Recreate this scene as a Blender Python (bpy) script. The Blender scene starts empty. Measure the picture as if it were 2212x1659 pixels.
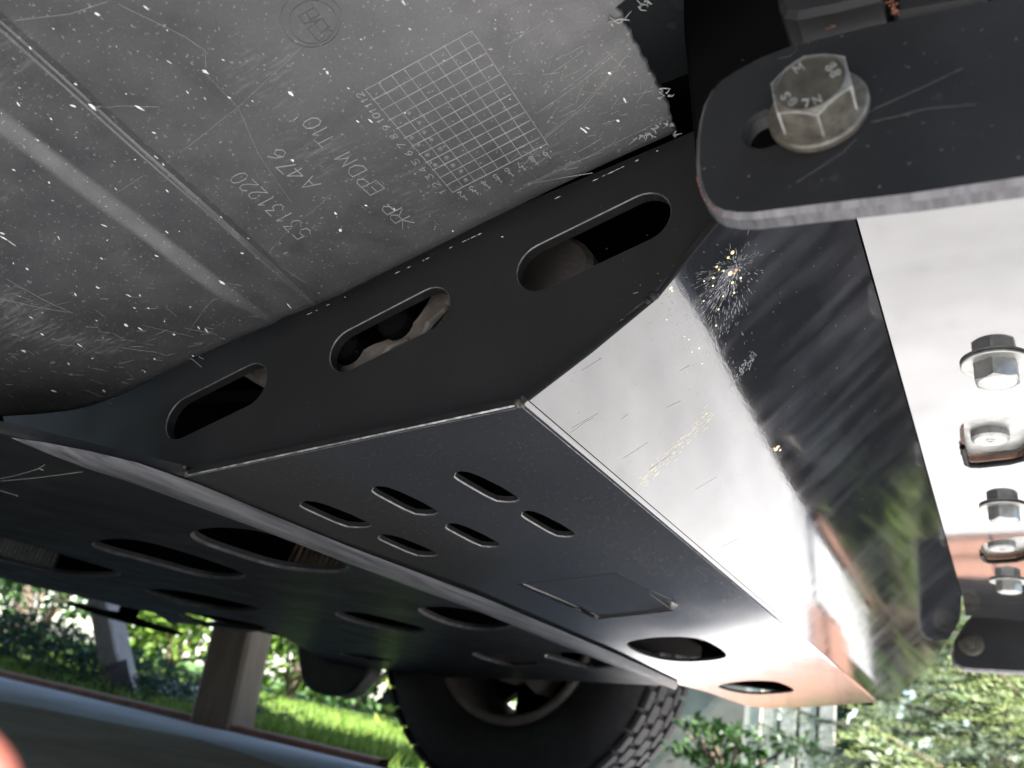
import bpy, bmesh, math, random
from mathutils import Vector, Matrix
from mathutils.geometry import tessellate_polygon
random.seed(7)
SC = bpy.context.scene
COL = SC.collection

# ------------------------------------------------------------------ camera
# photo measured on a 2212 x 1659 sheet; x to the front of the vehicle, y across under it, z up, ground z = 0
PW, PH, PF = 2212.0, 1659.0, 1800.0
CAM_H = 0.155
VPL, HSL = (2220.0, 1790.0), 0.20       # vanishing point of the axle direction, slope of the horizon


def _rot():
    L = Vector((VPL[0] - PW / 2, -(VPL[1] - PH / 2), -PF)).normalized()
    e = Vector((1, -HSL, 0)).normalized()
    up = e.cross(L).normalized()
    if up.y < 0:
        up = -up
    X = L.cross(up)
    return Matrix((X, L, up))


ROT = _rot()
EYE = Vector((0, 0, CAM_H))
cd = bpy.data.cameras.new('camera')
cam = bpy.data.objects.new('camera', cd)
COL.objects.link(cam)
cam.matrix_world = Matrix.Translation(EYE) @ ROT.to_4x4()
cd.sensor_width = 36
cd.lens = 36 * PF / PW
cd.clip_start = 0.005
cd.clip_end = 400
cd.dof.use_dof = True
cd.dof.focus_distance = 0.42
cd.dof.aperture_fstop = 12.0
SC.camera = cam

# ------------------------------------------------------------------ light
SUN = Vector((0.62, -0.05, 0.78)).normalized()
w = bpy.data.worlds.new('World')
SC.world = w
w.use_nodes = True
nt = w.node_tree
sky = nt.nodes.new('ShaderNodeTexSky')
sky.sky_type = 'NISHITA'
sky.sun_disc = False
sky.sun_elevation = math.asin(SUN.z)
sky.sun_rotation = math.atan2(SUN.x, SUN.y)
bg = nt.nodes['Background']
bg.inputs[1].default_value = 0.08
nt.links.new(sky.outputs[0], bg.inputs[0])
sl = bpy.data.lights.new('sun', 'SUN')
sl.energy = 5.0
sl.angle = math.radians(0.5)
sl.color = (1, 0.965, 0.92)
so = bpy.data.objects.new('sun', sl)
so.rotation_euler = (-SUN).to_track_quat('-Z', 'Y').to_euler()
so.location = (4, 2, 6)
COL.objects.link(so)
SC.view_settings.view_transform = 'Standard'
SC.view_settings.look = 'None'
SC.view_settings.exposure = 3.2
SC.view_settings.gamma = 1
SC.view_settings.use_curve_mapping = False
SC.cycles.use_denoising = True
SC.cycles.max_bounces = 10
SC.cycles.diffuse_bounces = 6
SC.cycles.sample_clamp_indirect = 8


# ------------------------------------------------------------------ helpers
def ray(p):
    return ROT @ Vector(((p[0] - PW / 2) / PF, -(p[1] - PH / 2) / PF, -1.0))


def on_plane(p, P0, n):
    d = ray(p)
    return EYE + d * ((P0 - EYE).dot(n) / d.dot(n))


def at_depth(p, z):
    return EYE + ray(p) * z


def ground(p, z=0.0):
    return on_plane(p, Vector((0, 0, z)), Vector((0, 0, 1)))


class Frame:
    """a plane of the vehicle: origin, two axes in it, normal towards the open side"""
    def __init__(s, o, u, n):
        s.o = o
        s.n = n.normalized()
        s.u = (u - s.n * u.dot(s.n)).normalized()
        s.v = s.n.cross(s.u)

    def px(s, p):
        q = on_plane(p, s.o, s.n) - s.o
        return (q.dot(s.u), q.dot(s.v))

    def pxs(s, ps):
        return [s.px(p) for p in ps]

    def w(s, a, b=None, h=0.0):
        if b is None:
            a, b = a
        return s.o + s.u * a + s.v * b + s.n * h


def mesh_obj(name, verts, faces, mat=None, parent=None, smooth=False):
    me = bpy.data.meshes.new(name)
    me.from_pydata([tuple(v) for v in verts], [], faces)
    me.update()
    if smooth:
        for p in me.polygons:
            p.use_smooth = True
    o = bpy.data.objects.new(name, me)
    COL.objects.link(o)
    for m in (mat if isinstance(mat, (list, tuple)) else [mat]):
        if m:
            me.materials.append(m)
    if parent:
        o.parent = parent
    return o


def empty(name, loc=(0, 0, 0)):
    o = bpy.data.objects.new(name, None)
    o.location = loc
    o.empty_display_size = 0.05
    COL.objects.link(o)
    return o


def tag(o, label=None, cat=None, group=None, kind=None):
    if label:
        o['label'] = label
    if cat:
        o['category'] = cat
    if group:
        o['group'] = group
    if kind:
        o['kind'] = kind
    return o


class MB:
    def __init__(s):
        s.v = []
        s.f = []

    def add(s, vs, fs):
        b = len(s.v)
        s.v += [Vector(x) for x in vs]
        s.f += [tuple(i + b for i in f) for f in fs]

    def box(s, c, sx, sy, sz, M=None):
        vs = [Vector((x * sx / 2, y * sy / 2, z * sz / 2)) for x in (-1, 1) for y in (-1, 1) for z in (-1, 1)]
        if M:
            vs = [M @ x for x in vs]
        s.add([x + Vector(c) for x in vs],
              [(0, 1, 3, 2), (4, 6, 7, 5), (0, 4, 5, 1), (2, 3, 7, 6), (0, 2, 6, 4), (1, 5, 7, 3)])

    def tube(s, pts, r, n=8, cap=True):
        pts = [Vector(p) for p in pts]
        rs = r if isinstance(r, (list, tuple)) else [r] * len(pts)
        b = len(s.v)
        for i, p in enumerate(pts):
            t = (pts[min(i + 1, len(pts) - 1)] - pts[max(i - 1, 0)]).normalized()
            a = t.orthogonal().normalized() if i == 0 else (a - t * a.dot(t)).normalized()
            c = t.cross(a)
            for k in range(n):
                q = 2 * math.pi * k / n
                s.v.append(p + (a * math.cos(q) + c * math.sin(q)) * rs[i])
        for i in range(len(pts) - 1):
            for k in range(n):
                k2 = (k + 1) % n
                s.f.append((b + i * n + k, b + i * n + k2, b + (i + 1) * n + k2, b + (i + 1) * n + k))
        if cap:
            s.f.append(tuple(b + k for k in reversed(range(n))))
            s.f.append(tuple(b + (len(pts) - 1) * n + k for k in range(n)))

    def lathe(s, prof, c, ax, n=48, ref=None):
        """prof: (radius, along axis)"""
        ax = Vector(ax).normalized()
        a = (Vector(ref) if ref else ax.orthogonal()).normalized()
        d = ax.cross(a)
        b = len(s.v)
        for (r, h) in prof:
            for k in range(n):
                q = 2 * math.pi * k / n
                s.v.append(Vector(c) + ax * h + (a * math.cos(q) + d * math.sin(q)) * r)
        for i in range(len(prof) - 1):
            for k in range(n):
                k2 = (k + 1) % n
                s.f.append((b + i * n + k, b + i * n + k2, b + (i + 1) * n + k2, b + (i + 1) * n + k))

    def ridge(s, pts, n, wd, ht):
        """a raised line on a surface with normal n"""
        for i in range(len(pts) - 1):
            a, c = Vector(pts[i]), Vector(pts[i + 1])
            t = (c - a)
            if t.length < 1e-7:
                continue
            t = t.normalized()
            a = a - t * wd * 0.4
            c = c + t * wd * 0.4
            q = n.cross(t) * wd * 0.5
            e = q * 0.45
            dn = n * (-0.0004)
            s.add([a - q + dn, a + q + dn, a + e + n * ht, a - e + n * ht,
                   c - q + dn, c + q + dn, c + e + n * ht, c - e + n * ht],
                  [(0, 1, 2, 3), (4, 7, 6, 5), (1, 5, 6, 2), (0, 3, 7, 4), (3, 2, 6, 7)])

    def fleck(s, c, t, n, ln, wd, ht=0.0002):
        """a small flat chip or splash lying on a surface"""
        t = (t - n * t.dot(n)).normalized()
        q = n.cross(t)
        k = 7
        vs = []
        for i in range(k):
            an = 2 * math.pi * i / k
            rr = random.uniform(0.65, 1.15)
            vs.append(c + t * math.cos(an) * ln / 2 * rr + q * math.sin(an) * wd / 2 * rr + n * ht * 0.3)
        vs.append(c + n * ht)
        s.add(vs, [(i, (i + 1) % k, k) for i in range(k)])

    def build(s, name, mat, parent=None, smooth=False):
        return mesh_obj(name, s.v, s.f, mat, parent, smooth)


def area2(l):
    return sum(l[i][0] * l[(i + 1) % len(l)][1] - l[(i + 1) % len(l)][0] * l[i][1] for i in range(len(l))) / 2


def offset_loop(l, d):
    """inwards for positive d when the loop is counter-clockwise"""
    n = len(l)
    out = []
    for i in range(n):
        a, b, c = Vector(l[i - 1]), Vector(l[i]), Vector(l[(i + 1) % n])
        e1 = (b - a).normalized()
        e2 = (c - b).normalized()
        n1 = Vector((-e1.y, e1.x))
        n2 = Vector((-e2.y, e2.x))
        m = n1 + n2
        if m.length < 1e-6:
            m = n1
        m = m.normalized()
        k = d / max(0.4, m.dot(n1))
        out.append((b.x + m.x * k, b.y + m.y * k))
    return out


def plate(name, fr, outer, holes, thick, mat, parent=None, ch=0.0008, ch_out=0.0008, edge_mat=None, wall_mat=None, hole_mat=None):
    """sheet with real holes: front face on the frame's plane, chamfered rims, thickness behind"""
    if area2(outer) < 0:
        outer = outer[::-1]
    hs = [h if area2(h) < 0 else h[::-1] for h in holes]
    loops = [outer] + hs
    front = [offset_loop(l, ch_out if i == 0 else ch) for i, l in enumerate(loops)]
    verts, faces, mi = [], [], []
    fl = [[Vector((x, y, 0)) for x, y in l] for l in front]
    verts += [fr.w(p.x, p.y, 0) for l in fl for p in l]
    tris = tessellate_polygon(fl)
    flat = [p for l in fl for p in l]
    for t in tris:
        a, b, c = [flat[i] for i in t]
        if (b - a).cross(c - a).z < 0:
            t = (t[0], t[2], t[1])
        faces.append(tuple(t))
        mi.append(0)
    base = 0
    nF = len(verts)
    mid = nF
    for l in loops:
        verts += [fr.w(x, y, -max(ch, ch_out, 0.0003)) for x, y in l]
    back = len(verts)
    for l in loops:
        verts += [fr.w(x, y, -thick) for x, y in l]
    b = 0
    for li, l in enumerate(loops):
        n = len(l)
        for i in range(n):
            j = (i + 1) % n
            faces.append((b + i, mid + b + i, mid + b + j, b + j))
            mi.append(1 if li == 0 else 3)
            faces.append((mid + b + i, back + b + i, back + b + j, mid + b + j))
            mi.append(2 if li == 0 else 4)
        b += n
    bl = [[Vector((x, y, 0)) for x, y in l] for l in loops]
    for t in tessellate_polygon(bl):
        a, c, d = [[p for l in bl for p in l][i] for i in t]
        if (c - a).cross(d - a).z > 0:
            t = (t[0], t[2], t[1])
        faces.append(tuple(back + i for i in t))
        mi.append(0)
    o = mesh_obj(name, verts, faces, [mat, edge_mat or mat, wall_mat or edge_mat or mat, hole_mat or edge_mat or mat, wall_mat or hole_mat or edge_mat or mat], parent)
    for p, m in zip(o.data.polygons, mi):
        p.material_index = m
    return o


def smooth_loop(l, k=3):
    """Chaikin corner cutting"""
    for _ in range(k):
        o = []
        n = len(l)
        for i in range(n):
            a, b = l[i], l[(i + 1) % n]
            o.append((a[0] * .75 + b[0] * .25, a[1] * .75 + b[1] * .25))
            o.append((a[0] * .25 + b[0] * .75, a[1] * .25 + b[1] * .75))
        l = o
    return l


def capsule(a, b, r, n=10):
    a, b = Vector(a), Vector(b)
    d = (b - a).normalized()
    an = math.atan2(d.y, d.x)
    out = []
    for c, s0 in ((b, an - math.pi / 2), (a, an + math.pi / 2)):
        for i in range(n + 1):
            q = s0 + math.pi * i / n
            out.append((c.x + r * math.cos(q), c.y + r * math.sin(q)))
    return out


# ------------------------------------------------------------------ materials
def new_mat(name):
    m = bpy.data.materials.new(name)
    m.use_nodes = True
    N = m.node_tree.nodes
    return m, N, m.node_tree.links, N['Principled BSDF']


def _coord(N, Lk, scale=(1, 1, 1), rot=(0, 0, 0)):
    tc = N.new('ShaderNodeTexCoord')
    mp = N.new('ShaderNodeMapping')
    mp.inputs['Scale'].default_value = scale
    mp.inputs['Rotation'].default_value = rot
    Lk.new(tc.outputs['Object'], mp.inputs[0])
    return mp.outputs[0]


def _noise(N, Lk, co, sc, det=4, rough=.6):
    t = N.new('ShaderNodeTexNoise')
    t.inputs['Scale'].default_value = sc
    t.inputs['Detail'].default_value = det
    t.inputs['Roughness'].default_value = rough
    Lk.new(co, t.inputs['Vector'])
    return t.outputs['Fac']


def _ramp(N, Lk, fac, stops):
    r = N.new('ShaderNodeValToRGB')
    e = r.color_ramp.elements
    while len(e) < len(stops):
        e.new(0.5)
    for x, (p, c) in zip(e, stops):
        x.position = p
        x.color = (*c, 1) if not isinstance(c, (int, float)) else (c, c, c, 1)
    Lk.new(fac, r.inputs[0])
    return r.outputs[0]


def _mix(N, Lk, fac, a, b):
    m = N.new('ShaderNodeMix')
    m.data_type = 'RGBA'
    for sock, val in ((m.inputs[0], fac), (m.inputs[6], a), (m.inputs[7], b)):
        if hasattr(val, 'is_linked') or hasattr(val, 'links'):
            Lk.new(val, sock)
        else:
            sock.default_value = val if isinstance(val, (int, float)) else (*val, 1)
    return m.outputs[2]


def _bump(N, Lk, B, h, st, dist=0.001):
    b = N.new('ShaderNodeBump')
    b.inputs['Strength'].default_value = st
    b.inputs['Distance'].default_value = dist
    Lk.new(h, b.inputs['Height'])
    Lk.new(b.outputs[0], B.inputs['Normal'])


def surf(name, c1, c2, sc=8, ro=(.5, .7), spec=.5, metal=0.0, stretch=(1, 1, 1), rot=(0, 0, 0), bump=.15, bsc=None,
         bdist=.001, dust=None, dust_sc=60, dust_th=(.58, .75), ior=1.5, lo=.35, hi=.65, emis=None):
    """a two-tone noisy surface with rough/gloss variation, optional dust and bump"""
    m, N, Lk, B = new_mat(name)
    co = _coord(N, Lk, stretch, rot)
    n1 = _noise(N, Lk, co, sc, 6)
    col = _ramp(N, Lk, n1, [(lo, c1), (hi, c2)])
    n2 = _noise(N, Lk, co, sc * 3.1, 4)
    rr = _ramp(N, Lk, n2, [(.3, ro[0]), (.7, ro[1])])
    if dust:
        n3 = _noise(N, Lk, co, dust_sc, 8, .75)
        f = _ramp(N, Lk, n3, [(dust_th[0], 0.0), (dust_th[1], 1.0)])
        col = _mix(N, Lk, f, col, dust)
        rr = _mix(N, Lk, f, rr, (.8, .8, .8))
    Lk.new(col, B.inputs['Base Color'])
    Lk.new(rr, B.inputs['Roughness'])
    B.inputs['Metallic'].default_value = metal
    B.inputs['Specular IOR Level'].default_value = spec
    B.inputs['IOR'].default_value = ior
    if bump:
        _bump(N, Lk, B, _noise(N, Lk, co, bsc or sc * 12, 3), bump, bdist)
    return m


M = {}
def panel_mat():
    m, N, Lk, B = new_mat('grey_plastic')
    co = _coord(N, Lk)
    col = _ramp(N, Lk, _noise(N, Lk, co, 9, 6, .65), [(.32, (.012, .0124, .0129)), (.68, (.030, .0305, .0315))])
    fine = _ramp(N, Lk, _noise(N, Lk, co, 1500, 3, .7), [(.52, 0.0), (.80, .55)])
    col = _mix(N, Lk, fine, col, (.065, .065, .067))
    speck = _ramp(N, Lk, _noise(N, Lk, co, 620, 2, .5), [(.66, 0.0), (.72, .8)])
    col = _mix(N, Lk, speck, col, (.12, .119, .117))
    scuff = _noise(N, Lk, _coord(N, Lk, (70, 520, 70), (0, 0, .35)), 1, 5, .7)
    zone = _noise(N, Lk, co, 13, 3, .5)
    mu = N.new('ShaderNodeMath')
    mu.operation = 'MULTIPLY'
    Lk.new(scuff, mu.inputs[0])
    Lk.new(zone, mu.inputs[1])
    sf = _ramp(N, Lk, mu.outputs[0], [(.31, 0.0), (.44, .45)])
    col = _mix(N, Lk, sf, col, (.10, .10, .10))
    grime = _ramp(N, Lk, _noise(N, Lk, co, 30, 6, .7), [(.55, 0.0), (.75, .6)])
    col = _mix(N, Lk, grime, col, (.018, .0175, .017))
    Lk.new(col, B.inputs['Base Color'])
    rr = _ramp(N, Lk, _noise(N, Lk, co, 45, 5), [(.3, .34), (.7, .62)])
    Lk.new(rr, B.inputs['Roughness'])
    _bump(N, Lk, B, _noise(N, Lk, co, 900, 4), .15, .0004)
    return m


M['panel'] = panel_mat()
M['panel_mark'] = surf('raised_plastic_line', (.10, .10, .10), (.155, .155, .155), sc=90, ro=(.4, .6), bump=0)
M['panel_dark'] = surf('recessed_plastic_line', (.030, .030, .030), (.045, .045, .045), sc=90, ro=(.5, .7), bump=0)
M['chip'] = surf('pale_stone_chip', (.22, .22, .21), (.50, .49, .46), sc=300, ro=(.5, .8), bump=0)
M['chip_dim'] = surf('grey_scratch', (.10, .10, .098), (.17, .17, .165), sc=300, ro=(.5, .8), bump=0)
M['satin'] = surf('satin_black_paint', (.0075, .0075, .0078), (.0105, .0105, .0108), sc=9, ro=(.45, .58), spec=.16,
                  dust=(.03, .03, .03), dust_sc=420, dust_th=(.70, .90), bump=.05, bsc=1400, bdist=.0003)
M['bottom'] = surf('dusty_black_skid_paint', (.0075, .0078, .008), (.012, .012, .012), sc=7, ro=(.07, .13), spec=.34,
                   ior=1.4, stretch=(1.0, .5, 1), dust=(.026, .0245, .0225), dust_sc=800, dust_th=(.52, .95), bump=.05, bsc=900, bdist=.0003)
M['flap'] = surf('worn_flap_paint', (.0075, .0078, .008), (.014, .014, .014), sc=9, ro=(.35, .5), spec=.3, dust=(.05, .048, .045), dust_sc=260, dust_th=(.56, .88), bump=.1, bsc=900, bdist=.0003)
M['rear'] = surf('black_rear_skid_paint', (.006, .006, .006), (.010, .010, .010), sc=7, ro=(.30, .42), spec=.3, ior=1.2,
                 dust=(.05, .05, .05), dust_sc=200, dust_th=(.66, .92), bump=.05, bsc=700, bdist=.0003)
M['edge'] = surf('pale_edge_highlight', (.05, .05, .05), (.24, .24, .24), sc=180, ro=(.3, .5), metal=.3, bump=0, lo=.42, hi=.7)  # pale chamfer colour painting the light along the near edge
M['rim_dull'] = surf('dull_worn_rim', (.015, .015, .015), (.07, .07, .07), sc=200, ro=(.35, .5), metal=.2, bump=0)
M['dark_edge'] = surf('black_cut_edge', (.005, .005, .005), (.009, .009, .009), sc=80, ro=(.55, .7), spec=.12, bump=0)
M['bend'] = surf('scuffed_bend', (.03, .03, .031), (.10, .10, .104), sc=26, ro=(.28, .45), spec=.6, metal=.25,
                 stretch=(9, .5, 9), bump=.2, bsc=300, bdist=.0003)
M['bracket'] = surf('black_powder_coat', (.0065, .0066, .0069), (.011, .0112, .0116), sc=14, ro=(.5, .65), spec=.16,
                    dust=(.04, .04, .042), dust_sc=120, dust_th=(.62, .95), bump=.15, bsc=1100, bdist=.0004)
M['bracket_edge'] = surf('cut_plate_edge', (.045, .045, .05), (.09, .09, .097), sc=30, ro=(.4, .6), spec=.4, metal=.4,
                         stretch=(8, 1, 1), bump=.4, bsc=60, bdist=.0006)
M['brown_edge'] = surf('brown_cut_edge', (.05, .025, .016), (.10, .05, .032), sc=100, ro=(.5, .7), bump=0)
M['bracket_wall'] = surf('striated_cut_edge', (.020, .020, .023), (.055, .055, .060), sc=60, ro=(.45, .6), spec=.3, metal=.3, stretch=(6, 1, 1), bump=.4, bsc=60, bdist=.0006)
M['rust'] = surf('rust', (.09, .032, .014), (.22, .085, .04), sc=300, ro=(.7, .9), bump=.4, bsc=500, bdist=.0004)
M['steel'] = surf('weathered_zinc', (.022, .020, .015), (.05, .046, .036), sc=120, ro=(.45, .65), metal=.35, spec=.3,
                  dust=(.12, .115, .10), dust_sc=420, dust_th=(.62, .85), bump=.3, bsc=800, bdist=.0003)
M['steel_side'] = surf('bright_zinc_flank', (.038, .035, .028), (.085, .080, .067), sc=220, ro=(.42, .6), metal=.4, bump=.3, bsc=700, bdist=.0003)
M['zinc'] = surf('bright_zinc', (.15, .152, .145), (.26, .262, .25), sc=90, ro=(.35, .5), metal=.6, bump=.15, bsc=300, bdist=.0003)
M['cast'] = surf('cast_alloy', (.035, .028, .022), (.085, .070, .058), sc=40, ro=(.6, .8), bump=.5, bsc=400, bdist=.0006,
                 dust=(.13, .115, .10), dust_sc=200, dust_th=(.55, .8))
M['cast_dark'] = surf('oily_cast_metal', (.010, .008, .007), (.026, .021, .018), sc=40, ro=(.6, .8), bump=.5, bsc=400, bdist=.0006)
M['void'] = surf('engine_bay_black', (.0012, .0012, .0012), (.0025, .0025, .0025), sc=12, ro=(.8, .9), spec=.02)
M['rubber'] = surf('tyre_rubber', (.006, .006, .0065), (.011, .011, .0115), sc=30, ro=(.6, .8), spec=.35, bump=.2, bsc=400)
M['tread'] = surf('tread_rubber', (.016, .016, .016), (.032, .032, .032), sc=60, ro=(.6, .8), spec=.4, bump=.2, bsc=400)
M['rim'] = surf('dusty_rim', (.07, .062, .054), (.11, .10, .088), sc=20, ro=(.45, .6), metal=.3)
M['spring'] = surf('copper_spring', (.08, .05, .035), (.15, .10, .07), sc=100, ro=(.4, .6), metal=.4)
M['braid'] = surf('braided_hose', (.10, .095, .085), (.22, .21, .19), sc=200, ro=(.5, .7))
M['splash'] = surf('dried_splash', (.10, .105, .115), (.32, .33, .34), sc=400, ro=(.3, .5), bump=0)
M['drop'] = surf('yellow_drop', (.55, .45, .16), (.80, .72, .42), sc=300, ro=(.15, .3), bump=0)
M['orange_drop'] = surf('orange_drop', (.55, .22, .06), (.75, .4, .15), sc=300, ro=(.2, .4), bump=0)
M['body'] = surf('vehicle_paint', (.05, .055, .06), (.06, .065, .07), sc=3, ro=(.2, .3))
M['concrete'] = surf('concrete', (.41, .41, .415), (.51, .51, .515), sc=5, ro=(.95, 1), spec=.05, bump=.3, bsc=120,
                     dust=(.31, .308, .305), dust_sc=25, dust_th=(.55, .8))
M['floor'] = surf('brown_shade_floor', (.27, .22, .165), (.36, .30, .235), sc=6, ro=(.95, 1), spec=.05, bump=.3, bsc=120)  # concrete darkened and browned to paint the vehicle's shade
M['terracotta'] = surf('terracotta', (.20, .10, .068), (.29, .15, .105), sc=20, ro=(.7, .9), bump=.3, bsc=120)
M['mulch'] = surf('dark_mulch', (.012, .010, .008), (.035, .028, .020), sc=40, ro=(.9, 1), spec=.05, bump=1.0, bsc=90, bdist=.02)
M['sleeper'] = surf('dark_sleeper', (.018, .016, .014), (.04, .036, .032), sc=6, ro=(.85, 1), spec=.1, stretch=(8, .6, 8), bump=.5, bsc=60)
M['slab'] = surf('beige_stone', (.19, .17, .145), (.25, .225, .195), sc=12, ro=(.7, .9), bump=.3)
M['lawn'] = surf('lawn_soil', (.035, .075, .018), (.075, .13, .035), sc=6, ro=(.9, 1), spec=.1, bump=1, bsc=150, bdist=.02)
M['post_dark'] = surf('grey_post_wood', (.17, .16, .15), (.24, .23, .22), sc=6, ro=(.6, .8), stretch=(8, 8, .6))
M['post_tan'] = surf('tan_post_wood', (.15, .115, .08), (.21, .165, .12), sc=6, ro=(.6, .8), stretch=(8, 8, .6))
M['box'] = surf('dark_outlet', (.03, .03, .035), (.05, .05, .055), sc=20, ro=(.4, .5))
M['foot'] = surf('blue_grey_concrete', (.36, .38, .42), (.46, .48, .52), sc=16, ro=(.8, .9), bump=.3)
M['wall'] = surf('grey_wall', (.20, .185, .17), (.28, .265, .25), sc=6, ro=(.8, .9), bump=.3)
M['pale_wood'] = surf('pale_fence_wood', (.52, .48, .42), (.68, .64, .57), sc=6, ro=(.7, .9), stretch=(6, 6, .5), bump=.3)
M['bark'] = surf('bark', (.07, .05, .035), (.15, .11, .08), sc=25, ro=(.9, 1), stretch=(3, 3, .6), bump=.8, bsc=60, bdist=.01)
M['roof'] = surf('roof_board', (.20, .18, .16), (.26, .24, .22), sc=6, ro=(.7, .9))


def leaf_mat(name, c1, c2, trans=.25):
    m, N, Lk, B = new_mat(name)
    g = N.new('ShaderNodeNewGeometry')
    col = _ramp(N, Lk, g.outputs['Random Per Island'], [(0, c1), (1, c2)])
    Lk.new(col, B.inputs['Base Color'])
    B.inputs['Roughness'].default_value = .45
    B.inputs['Specular IOR Level'].default_value = .15
    t = N.new('ShaderNodeBsdfTranslucent')
    Lk.new(col, t.inputs[0])
    mx = N.new('ShaderNodeMixShader')
    mx.inputs[0].default_value = trans
    Lk.new(B.outputs[0], mx.inputs[1])
    Lk.new(t.outputs[0], mx.inputs[2])
    Lk.new(mx.outputs[0], N['Material Output'].inputs[0])
    return m


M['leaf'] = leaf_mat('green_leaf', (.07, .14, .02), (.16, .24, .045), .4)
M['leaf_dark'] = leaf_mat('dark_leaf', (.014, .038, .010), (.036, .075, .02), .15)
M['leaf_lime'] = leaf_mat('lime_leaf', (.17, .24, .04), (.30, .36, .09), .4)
M['juniper'] = leaf_mat('juniper_green', (.022, .050, .032), (.05, .095, .06), .1)
M['spruce'] = leaf_mat('spruce_green', (.08, .125, .035), (.20, .25, .09), .2)
M['spruce_blue'] = leaf_mat('blue_spruce', (.09, .135, .08), (.22, .27, .19), .2)
M['grass'] = leaf_mat('grass_blade', (.10, .18, .03), (.20, .28, .06), .4)


def glossy(name, base, rough, spec, smear=True, bump=.012):
    """wet-looking black paint with hand smears and faint brush lines"""
    m, N, Lk, B = new_mat(name)
    co = _coord(N, Lk, (1, 1, 1))
    cs = _coord(N, Lk, (11, 55, 11), (0, .1, .35))
    sm = _noise(N, Lk, cs, 1.0, 5, .6)
    big = _noise(N, Lk, co, 9, 4, .6)
    mul = N.new('ShaderNodeMath')
    mul.operation = 'MULTIPLY'
    Lk.new(sm, mul.inputs[0])
    Lk.new(big, mul.inputs[1])
    sp = N.new('ShaderNodeSeparateXYZ')
    Lk.new(co, sp.inputs[0])
    hz = N.new('ShaderNodeMapRange')
    hz.inputs[1].default_value, hz.inputs[2].default_value = .070, .125
    hz.inputs[3].default_value, hz.inputs[4].default_value = .22, 1.0
    Lk.new(sp.outputs[2], hz.inputs[0])
    m2 = N.new('ShaderNodeMath')
    m2.operation = 'MULTIPLY'
    Lk.new(mul.outputs[0], m2.inputs[0])
    Lk.new(hz.outputs[0], m2.inputs[1])
    f = _ramp(N, Lk, m2.outputs[0], [(.20, 0.0), (.40, 1.0)])
    col = _mix(N, Lk, f, base, (base[0] * 2 + .008, base[1] * 2 + .008, base[2] * 2 + .0085))
    Lk.new(col, B.inputs['Base Color'])
    rr = _mix(N, Lk, f, (rough,) * 3, (rough + .05,) * 3)
    Lk.new(rr, B.inputs['Roughness'])
    B.inputs['Specular IOR Level'].default_value = spec
    B.inputs['IOR'].default_value = 1.5
    h = _noise(N, Lk, _coord(N, Lk, (500, 90, 500), (0, 0, .45)), 1.0, 3)
    _bump(N, Lk, B, h, bump, .001)
    return m


M['gloss'] = glossy('gloss_black_front', (.008, .0085, .010), .055, .75)
M['flange'] = glossy('gloss_flange', (.012, .012, .013), .05, .95)

# ------------------------------------------------------------------ the setting
def sheet(name, pts, z, mat, kind='structure', thick=None):
    vs = [Vector((x, y, z)) for x, y in pts]
    n = len(vs)
    if thick is None:
        o = mesh_obj(name, vs, [tuple(range(n))], mat)
    else:
        vs += [Vector((x, y, z - thick)) for x, y in pts]
        fs = [tuple(range(n)), tuple(reversed(range(n, 2 * n)))]
        fs += [(i, n + i, n + (i + 1) % n, (i + 1) % n) for i in range(n)]
        o = mesh_obj(name, vs, fs, mat)
    if kind:
        o['kind'] = kind
    return o


KA, KB = ground((0, 1462)), ground((866, 1668))
KD = (KB - KA).normalized()


def kerb_y(x):
    return KA.y + (x - KA.x) / KD.x * KD.y


XC = -1.36          # where the slab steps out to the side, just behind the far wheel
EX, FY = 0.43, 2.40  # front and far edge of the slab
sheet('lawn', [(-90, -90), (90, -90), (90, 90), (-90, 90)], -0.006, M['lawn'])
sheet('concrete_driveway', [(-14, -14), (.74, -14), (.74, .8), (.64, 1.25), (.545, 1.62), (.505, 1.94), (.472, 2.24), (EX, 3.7), (.14, 3.7), (.14, FY), (XC, FY), (XC, kerb_y(XC)), (-14, kerb_y(-14))], 0.0, M['concrete'])
fa, fb = ground((0, 1518)), ground((433, 1602))  # darker sheet painting the vehicle's shade on the concrete, edge line first
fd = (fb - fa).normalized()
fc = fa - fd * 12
sheet('car_shade_floor', [(-14, -3.0), (-.62, -3.0), (-.62, 1.15), (fb.x + .1, fb.y + .02), (fb.x, fb.y), (fa.x, fa.y), (fc.x, fc.y)] if fc.y > -3 else
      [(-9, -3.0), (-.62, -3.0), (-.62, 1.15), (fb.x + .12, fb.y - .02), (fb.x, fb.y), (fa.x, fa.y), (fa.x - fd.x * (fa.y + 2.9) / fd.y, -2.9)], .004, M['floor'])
path = empty('brick_path', (-.6, 2.68, 0))
path['kind'] = 'structure'
brick0 = None
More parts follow.
